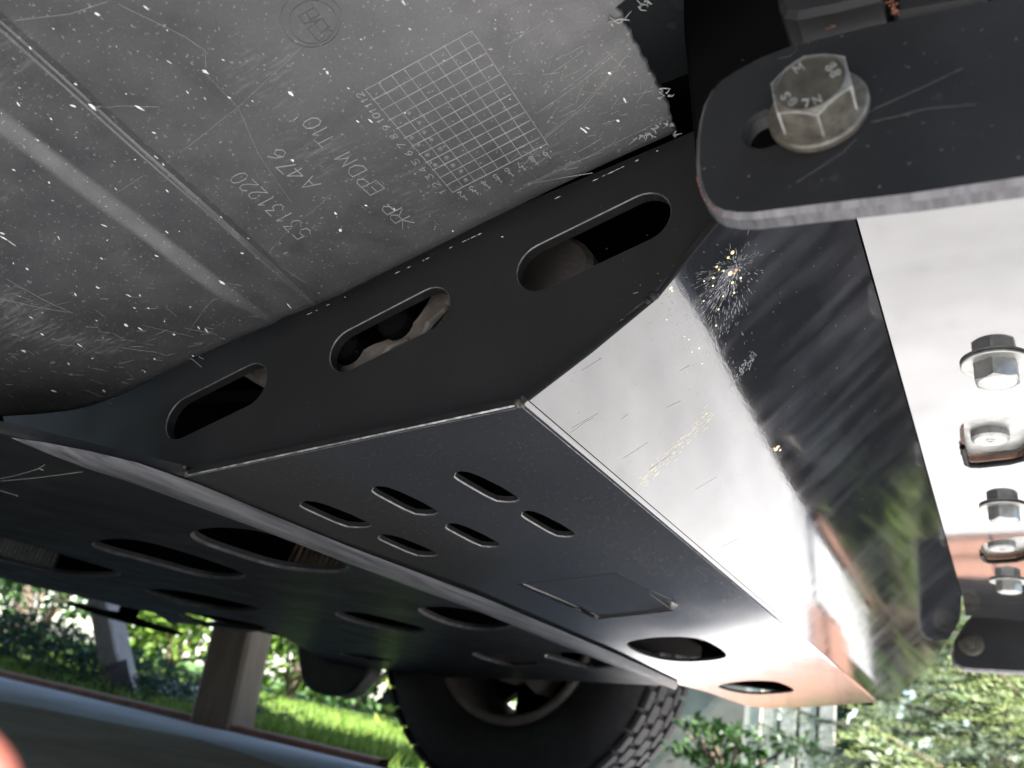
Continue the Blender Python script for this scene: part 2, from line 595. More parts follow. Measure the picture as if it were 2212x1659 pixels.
for j in range(5):
    for i in range(8):
        if brick0 is None:
            mb = MB()
            a_, b_, c_, e_ = .092, .053, .022, .004
            mb.add([(-a_, -b_, -.03), (a_, -b_, -.03), (a_, b_, -.03), (-a_, b_, -.03), (-a_, -b_, c_ - e_), (a_, -b_, c_ - e_), (a_, b_, c_ - e_), (-a_, b_, c_ - e_),
                    (-a_ + e_, -b_ + e_, c_), (a_ - e_, -b_ + e_, c_), (a_ - e_, b_ - e_, c_), (-a_ + e_, b_ - e_, c_)],
                   [(8, 9, 10, 11)] + [(k, (k + 1) % 4, 4 + (k + 1) % 4, 4 + k) for k in range(4)] + [(4 + k, 4 + (k + 1) % 4, 8 + (k + 1) % 4, 8 + k) for k in range(4)])
            o = mb.build('brick', M['terracotta'], path)
            brick0 = o.data
        else:
            o = bpy.data.objects.new('brick', brick0)
            COL.objects.link(o)
            o.parent = path
        o.location = (-.66 + i * .192 + (j % 2) * .03, -.22 + j * .114, random.uniform(-.002, .002))
        o.rotation_euler = (0, 0, random.uniform(-.01, .01))
sheet('planting_bed', [(.32, -14), (9, -14), (9, 9), (.32, 9)], -.004, M['mulch'])


def strip(name, a, b, wd, ht, lab):
    a, b = Vector((*a, 0)), Vector((*b, 0))
    t = (b - a).normalized()
    q = Vector((-t.y, t.x, 0)) * wd / 2
    mb = MB()
    n = max(2, int((b - a).length / .4))
    b0 = 0
    for i in range(n + 1):
        p = a.lerp(b, i / n) + q * random.uniform(-.08, .08)
        for dq, z in ((-1, -.02), (-1, ht * .8), (-.75, ht), (.75, ht), (1, ht * .8), (1, -.02)):
            mb.v.append(p + q * dq + Vector((0, 0, z)))
    for i in range(n):
        for k in range(5):
            mb.f.append((i * 6 + k, i * 6 + k + 1, i * 6 + 7 + k, i * 6 + 6 + k))
    o = mb.build(name, M['terracotta'])
    return tag(o, lab, 'edging')


strip('edging_strip', (-12, kerb_y(-12) + .03), (XC - .04, kerb_y(XC) + .03), .055, .018,
      'long terracotta edging strip between concrete and lawn behind the two posts')
strip('edging_strip', (EX + .045, 2.6), (EX + .02, 3.7), .045, .02,
      'terracotta edging strip along the dark planting bed ahead of the vehicle')

slab_v = [(.56, 2.15), (.60, 2.45), (1.0, 3.6), (1.0, 2.85)]
o = sheet('stepping_stone', slab_v, .03, M['slab'], None, .05)
tag(o, 'beige stepping stone lying in the dark planting bed', 'stepping stone')

wallr = empty('reflected_dark_wall', (1.0, 4, 0))  # unseen wall added to darken the reflection in the front face
sl0 = None
for r in range(4):
    for i in range(7):
        if sl0 is None:
            mb = MB()
            mb.box((0, 0, 0), .09, 2.38, .135)
            o = mb.build('sleeper', M['sleeper'], wallr)
            sl0 = o.data
        else:
            o = bpy.data.objects.new('sleeper', sl0)
            COL.objects.link(o)
            o.parent = wallr
        o.location = (.045 + random.uniform(-.004, .004), -6 + i * 2.4 + (r % 2) * 1.0, .068 + r * .138)
tag(wallr, 'unseen dark timber wall added for its dark reflection in the front face', 'added wall')

# lawn blades (nobody could count them)
mb = MB()
for i in range(26000):
    x = random.uniform(-7.5, -1.0)
    y = kerb_y(x) + .1 + random.random() ** 1.6 * 4.2
    if x > XC - .1 and y < 3.05:
        continue
    h = random.uniform(.025, .06)
    a = random.uniform(0, 6.28)
    d = Vector((math.cos(a), math.sin(a), 0))
    p = Vector((x, y, -.006))
    ln = Vector((random.uniform(-.5, .5), random.uniform(-.5, .5), 0)) * h
    mb.add([p - d * .004, p + d * .004, p + ln + Vector((0, 0, h))], [(0, 1, 2)])
o = mb.build('grass', M['grass'])
tag(o, 'short green lawn grass beyond the edging strip', 'grass', kind='stuff')


# ------------------------------------------------------------------ carport posts and roof
def post(pb, pt, wb, wt, turn, mat, lab, ht=2.6):
    base = ground(pb)
    base.z = 0
    top = on_plane(pt, base, Vector((0, 1, 0)))
    d = (top - base)
    top = base + d * (ht / d.z)
    zb = -(ROT.transposed() @ (base - EYE)).z
    sb = wb * zb / PF / 1.38
    root = empty('leaning_post', base)
    mb = MB()
    ring = []
    for c, s in ((base, sb), (top, sb * .95)):
        for k in range(4):
            for e in (-.08, .08):
                q = turn + math.pi / 2 * k + e
                ring.append(c + Vector((math.cos(q), math.sin(q), 0)) * s * .7071 - base)
    mb.add(ring, [(i, (i + 1) % 8, 8 + (i + 1) % 8, 8 + i) for i in range(8)] + [tuple(reversed(range(8))), tuple(range(8, 16))])
    mb.build('shaft', mat, root)
    tag(root, lab, 'post', 'posts of the carport')
    return root, base, top, sb


p1, b1, t1, s1 = post((268, 1508), (226, 1300), 76, 60, math.radians(58), M['post_dark'],
                      'slim grey post leaning left with a dark outlet box near its foot')
p2, b2, t2, s2 = post((478, 1572), (524, 1365), 130, 116, math.radians(60), M['post_tan'],
                      'thick tan wooden post standing in front of the terracotta edging')
# outlet box on the first post's lit face
fn = Vector((math.cos(math.radians(58 - 45)), math.sin(math.radians(58 - 45)), 0))
fn = Vector((math.cos(math.radians(-77 + 45 + 0)), math.sin(math.radians(-77 + 45)), 0))
pd = (t1 - b1).normalized()
mb = MB()
Mx = Matrix((pd.cross(fn).normalized(), pd, fn)).transposed()
mb.box(b1 + pd * .075 + fn * (s1 * .5 + .008) - b1, s1 * .62, .15, .03, Mx)
mb.build('outlet_box', M['box'], p1)
f0 = ground((352, 1508))
mb = MB()
A = [(-.15, -.10), (.13, -.14), (.20, .05), (-.10, .12)]
vs = [f0 + Vector((x, y, -.01)) for x, y in A] + [f0 + Vector((x * .72 - .02, y * .72 + .02, .07)) for x, y in A]
mb.add(vs, [(4, 5, 6, 7), (0, 1, 5, 4), (1, 2, 6, 5), (2, 3, 7, 6), (3, 0, 4, 7)])
tag(mb.build('concrete_footing', M['foot']), 'blue grey concrete footing block on the lawn beside the slim post', 'footing')

mb = MB()
mb.box((-4.2, -.15, 2.66), 9.6, 5.8, .10)  # unseen roof over the posts, its outline shaped to shade the ground
for i in range(9):
    mb.box((-8.8 + i * 1.15, -.15, 2.55), .08, 5.8, .12)
mb.box((1.1, -1.05, 2.66), 1.0, 4.0, .098)  # added panel that shades the ground on the camera side
tag(mb.build('carport_shade_roof', M['roof']), 'unseen flat carport roof shaped to shade the ground around the vehicle', 'roof')


mb = MB()
mb.box((-4.2, -3.2, 1.5), 9.6, .2, 3.0)  # unseen wall added to keep blue sky off the vehicle's side
mb.box((-4.2, -3.08, .12), 9.6, .04, .24)
tag(mb.build('sky_blocking_wall', M['post_tan']), 'unseen plain brown wall added to block the sky behind the photographer', 'wall')

# ------------------------------------------------------------------ plants
def shrub(name, lab, c, r, n, size, mat, group='shrubs beyond the lawn', stems=5, asp=.6):
    root = empty(name, (c[0], c[1], 0))
    o0 = Vector((c[0], c[1], 0))
    mb = MB()
    cl = [Vector((random.gauss(0, .45) * r[0], random.gauss(0, .45) * r[1], c[2] + random.uniform(-.8, .8) * r[2])) for _ in range(max(8, n // 90))]
    for i in range(n):
        q = random.choice(cl) + Vector((random.gauss(0, .17) * r[0], random.gauss(0, .17) * r[1], random.gauss(0, .17) * r[2]))
        if q.z < .01:
            q.z = random.uniform(.01, .1)
        s = size * random.uniform(.6, 1.3)
        nrm = Vector((random.gauss(0, 1), random.gauss(0, 1), random.gauss(.6, 1))).normalized()
        t = nrm.orthogonal().normalized()
        t = (Matrix.Rotation(random.uniform(0, 6.28), 3, nrm) @ t)
        b = nrm.cross(t)
        mb.add([q - t * s * .5, q + b * s * asp * .42 + nrm * s * .06, q + t * s * .5 - nrm * s * .1, q - b * s * asp * .42 + nrm * s * .06], [(0, 1, 2, 3)])
    mb.build('foliage', mat, root)
    mb = MB()
    for i in range(stems):
        a = random.uniform(0, 6.28)
        e = Vector((math.cos(a) * r[0] * .6, math.sin(a) * r[1] * .6, c[2] + r[2] * .6))
        mb.tube([(0, 0, -.02), e * .5 + Vector((0, 0, .05)), e], [.02, .013, .005], 6)
    mb.build('stem', M['bark'], root)
    tag(root, lab, 'shrub', group)
    return root


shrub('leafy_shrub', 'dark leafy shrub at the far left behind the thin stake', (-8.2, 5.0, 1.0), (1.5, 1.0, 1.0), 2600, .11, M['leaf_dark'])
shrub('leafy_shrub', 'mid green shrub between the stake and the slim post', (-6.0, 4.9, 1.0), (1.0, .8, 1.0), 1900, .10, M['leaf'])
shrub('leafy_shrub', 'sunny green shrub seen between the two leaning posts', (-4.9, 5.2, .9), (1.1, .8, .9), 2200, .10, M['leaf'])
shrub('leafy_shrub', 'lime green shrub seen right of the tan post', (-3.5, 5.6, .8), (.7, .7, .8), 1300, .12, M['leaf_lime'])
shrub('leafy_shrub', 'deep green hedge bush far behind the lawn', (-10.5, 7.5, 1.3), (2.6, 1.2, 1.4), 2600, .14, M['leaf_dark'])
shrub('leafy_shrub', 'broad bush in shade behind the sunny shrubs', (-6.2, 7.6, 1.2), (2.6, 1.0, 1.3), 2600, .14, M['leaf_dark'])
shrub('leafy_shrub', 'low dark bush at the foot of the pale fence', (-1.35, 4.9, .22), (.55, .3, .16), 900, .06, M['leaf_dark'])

# juniper ground cover
root = empty('juniper', (-3.5, 2.75, 0))
mb = MB()
for i in range(2600):
    x = random.uniform(-5.6, -2.45)
    y = kerb_y(x) + .14 + random.random() * .9
    cx = (x + 4.0) / 1.7
    hmax = .22 * (1 - cx * cx) * (1 - ((y - kerb_y(x) - .6) / .75) ** 2)
    if hmax < .02:
        continue
    p = Vector((x, y, random.uniform(.2, 1) * hmax))
    a = random.uniform(0, 6.28)
    d = Vector((math.cos(a), math.sin(a), random.uniform(-.2, .5))).normalized()
    for k in range(9):
        q = p + d * k * .011
        e = (d + Vector((random.gauss(0, .7), random.gauss(0, .7), random.gauss(.2, .7)))).normalized() * random.uniform(.018, .035)
        sd = e.orthogonal().normalized() * .003
        mb.add([q - sd - root.location, q + sd - root.location, q + e - root.location], [(0, 1, 2)])
mb.build('foliage', M['juniper'], root)
tag(root, 'low dark juniper spreading behind the terracotta edging at left', 'juniper')

mb = MB()
sb_ = ground((36, 1390))
st_ = on_plane((92, 1262), sb_, Vector((0, 1, 0)))
mb.tube([(0, 0, -.05), (st_ - sb_) * 1.6], .012, 8)
o = mb.build('garden_stake', M['post_dark'])
o.location = sb_
tag(o, 'thin grey stake leaning in the juniper at far left', 'stake')


def spruce(c, ht, mat, lab, nb=64, blen=1.2, zlo=.06, zhi=1.7):
    root = empty('spruce_tree', (c[0], c[1], 0))
    mb = MB()
    mb.tube([(0, 0, -.05), (.02, 0, ht * .5), (0, .02, ht)], [.09, .06, .01], 10)
    mb.build('trunk', M['bark'], root)
    nd, wd = MB(), MB()
    for i in range(nb):
        z = zlo + (zhi - zlo) * (i / nb)
        a = i * 2.399 + random.uniform(-.3, .3)
        L = blen * (1 - z / ht) * random.uniform(.7, 1.1)
        out = Vector((math.cos(a), math.sin(a), 0))
        side = Vector((-out.y, out.x, 0))
        pts = [Vector((0, 0, z)) + out * L * t + Vector((0, 0, -.22 * L * t + .22 * L * t * t * t)) for t in (0, .25, .5, .75, 1)]
        wd.tube(pts, [.013, .011, .008, .006, .003], 5)
        nt_ = int(L * 24)
        for k in range(nt_):
            t = .18 + .82 * k / nt_
            f = t * 4
            i0 = min(3, int(f))
            p = pts[i0].lerp(pts[i0 + 1], f - i0)
            for sg in (-1, 1, 0):
                tl = L * (.42 * (1 - t) + .12) * random.uniform(.7, 1.2)
                td = (out * random.uniform(.5, .9) + side * sg * random.uniform(.6, 1) + Vector((0, 0, random.uniform(-.35, .1)))).normalized()
                m = max(5, int(tl * 100))
                for q in range(m):
                    pp = p + td * tl * q / m
                    nn = (td * .7 + Vector((random.gauss(0, .7), random.gauss(0, .7), random.gauss(.25, .6)))).normalized() * random.uniform(.016, .030)
                    sd = nn.orthogonal().normalized() * .0021
                    nd.add([pp - sd, pp + sd, pp + nn], [(0, 1, 2)])
    wd.build('branches', M['bark'], root)
    nd.build('crown', mat, root)
    tag(root, lab, 'conifer', 'conifers ahead of the far wheel')
    return root


spruce((-.12, 4.3), 3.4, M['spruce_blue'], 'blue green spruce with drooping tips right of the pale fence', blen=1.0)
spruce((.35, 3.75), 3.6, M['spruce'], 'yellow green spruce nearest the right edge of the picture', zlo=.05)
spruce((.3, 5.8), 4.6, M['spruce'], 'taller spruce standing behind the other two conifers', nb=50, blen=1.5, zlo=.1, zhi=2.2)
spruce((1.9, 2.4), 3.0, M['spruce'], 'bushy spruce in the planting bed ahead of the vehicle', nb=40, blen=1.0, zlo=.15)
for x, y, s in ((1.55, .9, .3), (1.6, 1.7, .32), (1.5, 3.3, .3)):
    shrub('bedding_shrub', {.9: 'dark rounded shrub nearest the bumper in the planting bed', 1.7: 'dark rounded shrub in the middle of the planting bed',
                            3.3: 'dark rounded shrub beyond the stepping stone'}[y], (x, y, s * .9), (s, s * 1.3, s), 900, .05, M['leaf_dark'],
          'shrubs in the planting bed', 4)
shrub('ground_cover_plant', 'low green plant in the bed past the stepping stone', (.75, 4.2, .12), (.28, .8, .1), 1100, .05, M['leaf'], 'ground cover in the bed', 4)

def tree(c, ht, r, lab, mat, n=2600):
    root = empty('broadleaf_tree', (c[0], c[1], 0))
    mb = MB()
    mb.tube([(0, 0, -.1), (.05, 0, ht * .35), (0, .08, ht * .75)], [.16, .12, .04], 9)
    for k in range(6):
        a = k * 1.05
        mb.tube([(.04, 0, ht * (.15 + .08 * k)), (math.cos(a) * r * .7, math.sin(a) * r * .7, ht * (.3 + .1 * k))], [.06, .02], 6)
    mb.build('trunk', M['bark'], root)
    mb = MB()
    cl = [Vector((random.gauss(0, .42) * r, random.gauss(0, .42) * r, random.uniform(.06, .95) * ht)) for _ in range(34)]
    for i in range(n):
        q = random.choice(cl) + Vector([random.gauss(0, .2) * r for _ in range(3)])
        if q.z < .05:
            continue
        s = random.uniform(.16, .34)
        nrm = Vector((random.gauss(0, 1), random.gauss(0, 1), random.gauss(.5, 1))).normalized()
        t = nrm.orthogonal().normalized()
        b = nrm.cross(t)
        mb.add([q - t * s * .5, q + b * s * .3, q + t * s * .5, q - b * s * .3], [(0, 1, 2, 3)])
    mb.build('crown', mat, root)
    tag(root, lab, 'tree', 'trees closing the garden')


for x, y, h, lab in ((-14.5, 8.5, 7.0, 'dark tall tree farthest to the left behind the shrubs'), (-10.5, 10.0, 7.5, 'dark tall tree behind the slim post'), (-7.2, 9.6, 6.5, 'dark tall tree behind the tan post'),
                     (-4.4, 9.2, 7.0, 'dark tall tree just left of the far wheel'), (-1.9, 9.4, 7.0, 'dark tall tree behind the far wheel'), (.4, 8.6, 6.5, 'dark tall tree behind the conifers'), (3.0, 8.8, 7.0, 'dark tall tree at the far front corner of the garden')):
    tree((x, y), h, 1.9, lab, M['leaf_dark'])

# pale fence and a grey wall behind the far wheel
fence = empty('board_fence', (-1.4, 6.4, 0))
mesh0 = None
for i in range(5):
    mb = MB()
    wdt = random.uniform(.085, .115)
    if i == 0:
        mb.box((0, 0, .8), .1, .022, 1.6)
        o = mb.build('fence_board', M['pale_wood'], fence)
        mesh0 = o.data
    else:
        o = bpy.data.objects.new('fence_board', mesh0)
        COL.objects.link(o)
        o.parent = fence
    o.location = (-.26 + i * .128, random.uniform(-.01, .01), random.uniform(-.02, .02))
mb = MB()
for zz in (.35, 1.3):
    mb = MB()
    mb.box((0, .035, zz), .62, .04, .08)
    mb.build('fence_rail', M['pale_wood'], fence)
tag(fence, 'pale sunlit board fence behind the spruces', 'fence')
mb = MB()
mb.box((-2.2, 6.7, .55), 1.1, .22, 1.1)
mb.box((-2.2, 6.7, 1.13), 1.18, .30, .06)
tag(mb.build('garden_wall', M['wall']), 'plain grey garden wall just left of the pale fence', 'wall')

# ------------------------------------------------------------------ the vehicle
car = empty('off_road_vehicle', (-.18, .285, .28))
tag(car, 'underside of an off-road vehicle with black skid plates and a far front wheel', 'vehicle')
CAR0 = Vector(car.location)


def part(o, parent=car, label=None, kind=None):
    """parent without moving: all vehicle geometry is written in world coordinates"""
    o.parent = parent
    pm = Matrix.Translation(parent['_w'] if parent is not car and '_w' in parent else CAR0) if parent is car else Matrix.Identity(4)
    o.matrix_parent_inverse = pm.inverted() if parent is car else Matrix.Identity(4)
    if label:
        o['label'] = label
    if kind:
        o['kind'] = kind
    return o


YA = Vector((0, 1, 0))
K0 = at_depth((1133, 873), .36)
nS = Vector((0, -1, 0))


def onS(p):
    return on_plane(p, K0, nS)


Q0p, Q1p = (397, 1029), (27, 941)
Q0, Q1 = onS(Q0p), onS(Q1p)
FuS = onS((1800, 215))


def facing(n, P):
    n = n.normalized()
    return n if n.dot(EYE - P) > 0 else -n


dF = (FuS - K0).normalized()
dP = (Q0 - K0).normalized()
dQ = (Q1 - Q0).normalized()
nF = facing(dF.cross(YA), K0)
nP = facing(dP.cross(YA), K0)
nQ = facing(Vector((-.03, 0, 1)), Q0)
FP = Frame(K0, YA, nP)
FF = Frame(K0, YA, nF)
FQ = Frame(Q0, YA, nQ)
S_IN = K0 + Vector((0, .0105, 0))
FS = Frame(S_IN, Vector((1, 0, 0)), nS)

# --- side plate with three long slots
def slotS(pa, pb, rpx):
    a, b = FS.px(pa), FS.px(pb)
    z = -(ROT.transposed() @ (FS.w(*a) - EYE)).z
    return capsule(a, b, rpx * z / PF, 12)


s_out = [(20, 955), (0, 880), (160, 860), (300, 828), (640, 668), (1060, 468), (1480, 290), (1700, 190), (1720, 260),
         (1545, 476), (1412, 634), (1128, 868), (1112, 884), (397, 1032), (200, 985)]
plate('side_plate', FS, FS.pxs(s_out),
      [slotS((1170, 575), (1388, 470), 60), slotS((754, 755), (925, 668), 52), slotS((395, 902), (536, 832), 50)],
      .006, M['satin'], None, ch=.0005, ch_out=.0004, edge_mat=M['dark_edge'], hole_mat=M['rim_dull'], wall_mat=M['dark_edge'])
SP = part(bpy.context.scene.objects['side_plate'])

# --- bottom plate
def poly(fr, pts):
    return fr.pxs(pts)


SL = [(983, 1031), (986, 1022), (996, 1019), (1012, 1021), (1036, 1030), (1080, 1052), (1116, 1074), (1120, 1080), (1112, 1084), (1095, 1085), (1074, 1083), (1050, 1072), (1010, 1049), (990, 1037)]


def slotP(b):
    x0, y0, x1, y1 = 982, 1019, 1120, 1085
    return FP.pxs([(b[0] + (x - x0) / (x1 - x0) * (b[2] - b[0]), b[1] + (y - y0) / (y1 - y0) * (b[3] - b[1])) for x, y in SL])


R_BEND = .006
# fold between bottom and front face: keep flats short of the corner and join with a rounded strip
cosang = max(-1, min(1, nP.dot(nF)))
ang = math.acos(cosang)
tl = R_BEND * math.tan(ang / 2)
far_y = FF.px((1911, 1501))[0]
vF = 1 if FF.px((1500, 700))[1] > 0 else -1       # which way the front face climbs
vP = 1 if FP.px((700, 1050))[1] > 0 else -1


def clipv(pts, sgn, lim):
    return [(a, b if sgn * b > lim else sgn * lim) for a, b in pts]


p_out = FP.pxs([(1133, 873)]) + FP.pxs([(397, 1029)]) + FP.pxs([(560, 1098), (900, 1240), (1200, 1366), (1462, 1478), (1530, 1496), (1607, 1523), (1654, 1531), (1760, 1527), (1906, 1517)]) + [(far_y, 0)]
p_out = clipv(p_out, vP, tl)
a_, b_, c_, d_ = [FP.px(p) for p in ((1118, 1262), (1335, 1238), (1453, 1308), (1288, 1327))]
big1 = smooth_loop(FP.pxs([(1340, 1391), (1400, 1377), (1482, 1375), (1528, 1384), (1578, 1417), (1542, 1427), (1462, 1431), (1396, 1419)]), 2)
big2 = smooth_loop(FP.pxs([(1542, 1482), (1600, 1471), (1660, 1470), (1690, 1476), (1722, 1493), (1687, 1498), (1624, 1501), (1576, 1494)]), 2)
bottom = plate('bottom_skid_plate', FP, p_out,
               [slotP(b) for b in ((982, 1019, 1120, 1085), (804, 1051, 945, 1113), (648, 1083, 801, 1140), (1127, 1104, 1242, 1160), (963, 1131, 1080, 1182), (817, 1155, 944, 1202))] + [big1, big2],
               .0036, M['bottom'], None, ch=.0007, ch_out=.0005, edge_mat=M['edge'], hole_mat=M['rim_dull'], wall_mat=M['dark_edge'])
part(bottom, car, 'dusty black bottom skid plate with six small slots')

# pressed flap: flush at the top, standing proud at the lower edge
H = .0045
mb = MB()
nx = 8
for i in range(nx + 1):
    for j in range(nx + 1):
        u_, v_ = i / nx, j / nx
        top_ = Vector(a_).lerp(Vector(b_), u_)
        low_ = Vector(d_).lerp(Vector(c_), u_)
        q = top_.lerp(low_, v_)
        sd_ = min(1, 5 * min(u_, 1 - u_)) if v_ < .98 else 1
        mb.v.append(FP.w(q.x, q.y, h=.0002 + H * (v_ ** 1.3) * (.25 + .75 * sd_)))
for i in range(nx):
    for j in range(nx):
        k = i * (nx + 1) + j
        mb.f.append((k, k + 1, k + nx + 2, k + nx + 1))
k0 = len(mb.v)
for i in range(nx + 1):
    p = mb.v[i * (nx + 1) + nx]
    mb.v.append(p - nP * (H + .001))
for i in range(nx):
    mb.f.append((i * (nx + 1) + nx, (i + 1) * (nx + 1) + nx, k0 + i + 1, k0 + i))
for side, idx in ((0, [j for j in range(nx + 1)]), (1, [nx * (nx + 1) + j for j in range(nx + 1)])):
    b = len(mb.v)
    o_ = (Vector(a_) - Vector(b_)) * (.10 if side == 0 else -.06)
    for j in idx:
        p = mb.v[j]
        t = (j % (nx + 1)) / nx
        q = Vector(a_).lerp(Vector(d_), t) if side == 0 else Vector(b_).lerp(Vector(c_), t)
        mb.v.append(FP.w(q.x + o_.x * t, q.y + o_.y * t, h=.0001))
    for j in range(nx):
        mb.f.append((idx[j], idx[j + 1], b + j + 1, b + j))
part(mb.build('pressed_flap', M['bottom'], None, True), bottom)
mb = MB()
mb.ridge([FP.w(*d_, h=H), FP.w(d_[0] * .5 + c_[0] * .5, d_[1] * .5 + c_[1] * .5, h=H), FP.w(*c_, h=H + .0003)], nP, .0010, .0004)
mb.ridge([FP.w(*c_, h=H * .9), FP.w(b_[0] * .45 + c_[0] * .55, b_[1] * .45 + c_[1] * .55, h=H * .35)], nP, .0006, .0002)
part(mb.build('flap_edge', M['bend']), bottom)

# --- front face, with the near edge kinked where the weld sits
f_out = [FF.px(p) for p in ((1141, 870), (1278, 761), (1421, 643), (1555, 478), (1648, 355), (1795, 238))]
bcn = FF.px((1871, 553))
bcv = bcn[1]
f_out[-1] = (FF.px((1795, 238))[0], bcv)
f_out += [(FF.px((2071, 1293))[0], bcv), FF.px((2074, 1340)), FF.px((2021, 1426)), FF.px((1935, 1510)), (far_y, 0)]
f_out = [(a, vF * tl) if i in (0, len(f_out) - 1) else (a, b) for i, (a, b) in enumerate(f_out)]
f_out[0] = (f_out[0][0] - .001, f_out[0][1])
front = plate('front_skid_face', FF, f_out, [], .0036, M['gloss'], None, ch_out=.0005, edge_mat=M['dark_edge'])
part(front, car, 'glossy black sloping front face mirroring the bright ground')

# rounded fold strips
def fold(name, fa, va, fb, vb, y0a, y1a, R, n, mat, thick=.004, parent=car):
    """arc from plane fa (tangent at va) to plane fb, running along y"""
    pa = fa.w(0, va)
    pb = fb.w(0, vb)
    na, nb = fa.n, fb.n
    c = pa - na * R
    mb = MB()
    rows = []
    for i in range(n + 1):
        t = i / n
        nn = (na * (1 - t) + nb * t).normalized()
        # slerp
        an = math.acos(max(-1, min(1, na.dot(nb))))
        nn = (na * math.sin((1 - t) * an) + nb * math.sin(t * an)) / math.sin(an)
        rows.append(nn)
    for nn in rows:
        for r in (R, R - thick):
            for y in (y0a, y1a):
                p = c + nn * r
                mb.v.append(Vector((p.x, p.y * 0 + y, p.z)))
    for i in range(n):
        b = i * 4
        mb.f += [(b, b + 4, b + 5, b + 1), (b + 2, b + 3, b + 7, b + 6), (b, b + 2, b + 6, b + 4), (b + 1, b + 5, b + 7, b + 3)]
    o = mb.build(name, mat)
    for p in o.data.polygons:
        p.use_smooth = False
    return o


y_near = K0.y
y_far = FF.w(far_y, 0).y
fo = fold('front_fold', FP, vP * tl, FF, vF * tl, y_near, y_far, R_BEND, 8, M['gloss'])
part(fo, bottom)

# --- mounting flange (nearly level) ahead of the front face
BC = FF.w(bcn[0], bcv)
th = math.radians(3)
nC = Vector((math.sin(th), 0, -math.cos(th)))
FC = Frame(BC, YA, nC)
vC = FC.px((2150, 800))[1]
near_c = FC.px((1795, 238))
c_out = [(FC.px((1795, 238))[0] - .0, 0), (FC.px((2071, 1293))[0], 0), FC.px((2085, 1330)), FC.px((2240, 1345)), FC.px((2250, 300)), FC.px((2000, 100))]
slot1 = smooth_loop(FC.pxs([(2075, 935), (2078, 915), (2110, 906), (2216, 892), (2230, 900), (2228, 985), (2150, 994), (2096, 1000), (2082, 990)]), 2)
slot2 = smooth_loop(FC.pxs([(2119, 1190), (2121, 1178), (2140, 1169), (2220, 1157), (2234, 1165), (2230, 1202), (2140, 1210), (2124, 1205)]), 2)
slot3 = smooth_loop(FC.pxs([(2134, 1326), (2150, 1319), (2215, 1310), (2228, 1316), (2224, 1332), (2150, 1338), (2138, 1335)]), 2)
flange = plate('mounting_flange', FC, c_out, [slot1, slot2], .005, M['flange'], None, ch=.0009, ch_out=.0006, edge_mat=M['dark_edge'], hole_mat=M['brown_edge'])
part(flange, car, 'bright mirror-like mounting flange with three bolts')
for hole, up in ((slot1, .0062), (slot2, .0062)):
    cx = sum(p[0] for p in hole) / len(hole)
    cy = sum(p[1] for p in hole) / len(hole)
    mb = MB()
    ring = offset_loop(hole if area2(hole) > 0 else hole[::-1], .0022)
    n = len(ring)
    mb.add([FC.w(*p, h=-up) for p in ring] + [FC.w(*p, h=-up - .004) for p in ring], [tuple(range(n)), tuple(reversed(range(n, 2 * n)))])
    cc = FC.w(cx + .002, cy, h=-up + .0002)
    mb.lathe([(0, .0065), (.011, .0065), (.013, .005), (.013, 0)], cc, nC, 28)
    mb.lathe([(.002, .0069), (.0035, .0069), (.0035, .0062)], cc, nC, 16)
    part(mb.build('captive_nut', M['zinc']), flange)
    # dropped lip along the far rim, black to paint its dark reflection
    lo = sorted(range(len(hole)), key=lambda i: -hole[i][0])
    pts = [p for p in hole]
    ctr = (cx, cy)
    rim = [p for p in pts if p[0] > cx or p[1] * vC < cy * vC - abs(cy) * 0]
    rim = sorted([p for p in pts if p[0] > cx - .004], key=lambda p: p[1] * vC)
    mb = MB()
    mb.tube([FC.w(p[0] + .004, p[1], h=.0018) for p in rim[::2]], .0022, 8)
    part(mb.build('slot_lip', M['dark_edge']), flange)


def hex_bolt(c, ax, af, hh, wr, wt, mat_w, mat_h, mat_top, parent, turn=0.0, ref=None, mark=None):
    """flanged hex bolt: washer disc, six-sided head with a turned chamfer, round bearing face"""
    ax = ax.normalized()
    a = (ref - ax * ref.dot(ax)).normalized() if ref else ax.orthogonal().normalized()
    d = ax.cross(a)
    mb = MB()
    mb.lathe([(0, 0), (wr * .97, 0), (wr, wt * .25), (wr, wt * .8), (wr * .96, wt), (af * .5, wt), (0, wt)], c, ax, 48, a)
    wsh = mb.build('washer', mat_w, None, False)
    part(wsh, parent)
    mb = MB()
    R = af / math.sqrt(3)
    n = 48
    rows = []
    for h, k in ((wt, 0), (wt + hh * .86, 1), (wt + hh, 2)):
        for i in range(n):
            q = 2 * math.pi * i / n
            dq = (q - turn + math.pi / 6) % (math.pi / 3) - math.pi / 6
            rh = (af / 2) / math.cos(dq)
            if k == 0:
                r, z = rh, h
            elif k == 1:
                r = rh
                z = wt + hh - (rh - af * .47) * .62
            else:
                r, z = af * .47, wt + hh
            mb.v.append(c + ax * z + (a * math.cos(q) + d * math.sin(q)) * r)
    for k in range(2):
        for i in range(n):
            j = (i + 1) % n
            mb.f.append((k * n + i, k * n + j, (k + 1) * n + j, (k + 1) * n + i))
    hd = mb.build('bolt_head', mat_h)
    part(hd, parent)
    mb = MB()
    mb.lathe([(af * .47, wt + hh), (af * .455, wt + hh - .0003), (0, wt + hh - .0003)], c, ax, 48, a)
    tp = mb.build('bolt_face', mat_top)
    part(tp, parent)
    return c, ax, a, d, wt + hh


def px_len(P, n):
    return n * -(ROT.transposed() @ (P - EYE)).z / PF


for (p, wpx, tw) in (((2150, 783), 68, .1), ((2167, 1094), 46, .3), ((2178, 1254), 36, .5)):
    c = FC.w(*FC.px(p))
    wr = px_len(c, wpx)
    hex_bolt(c, nC, wr * 1.18, wr * .62, wr, .0022, M['zinc'], M['zinc'], M['zinc'], flange, tw, Vector((1, 0, 0)))

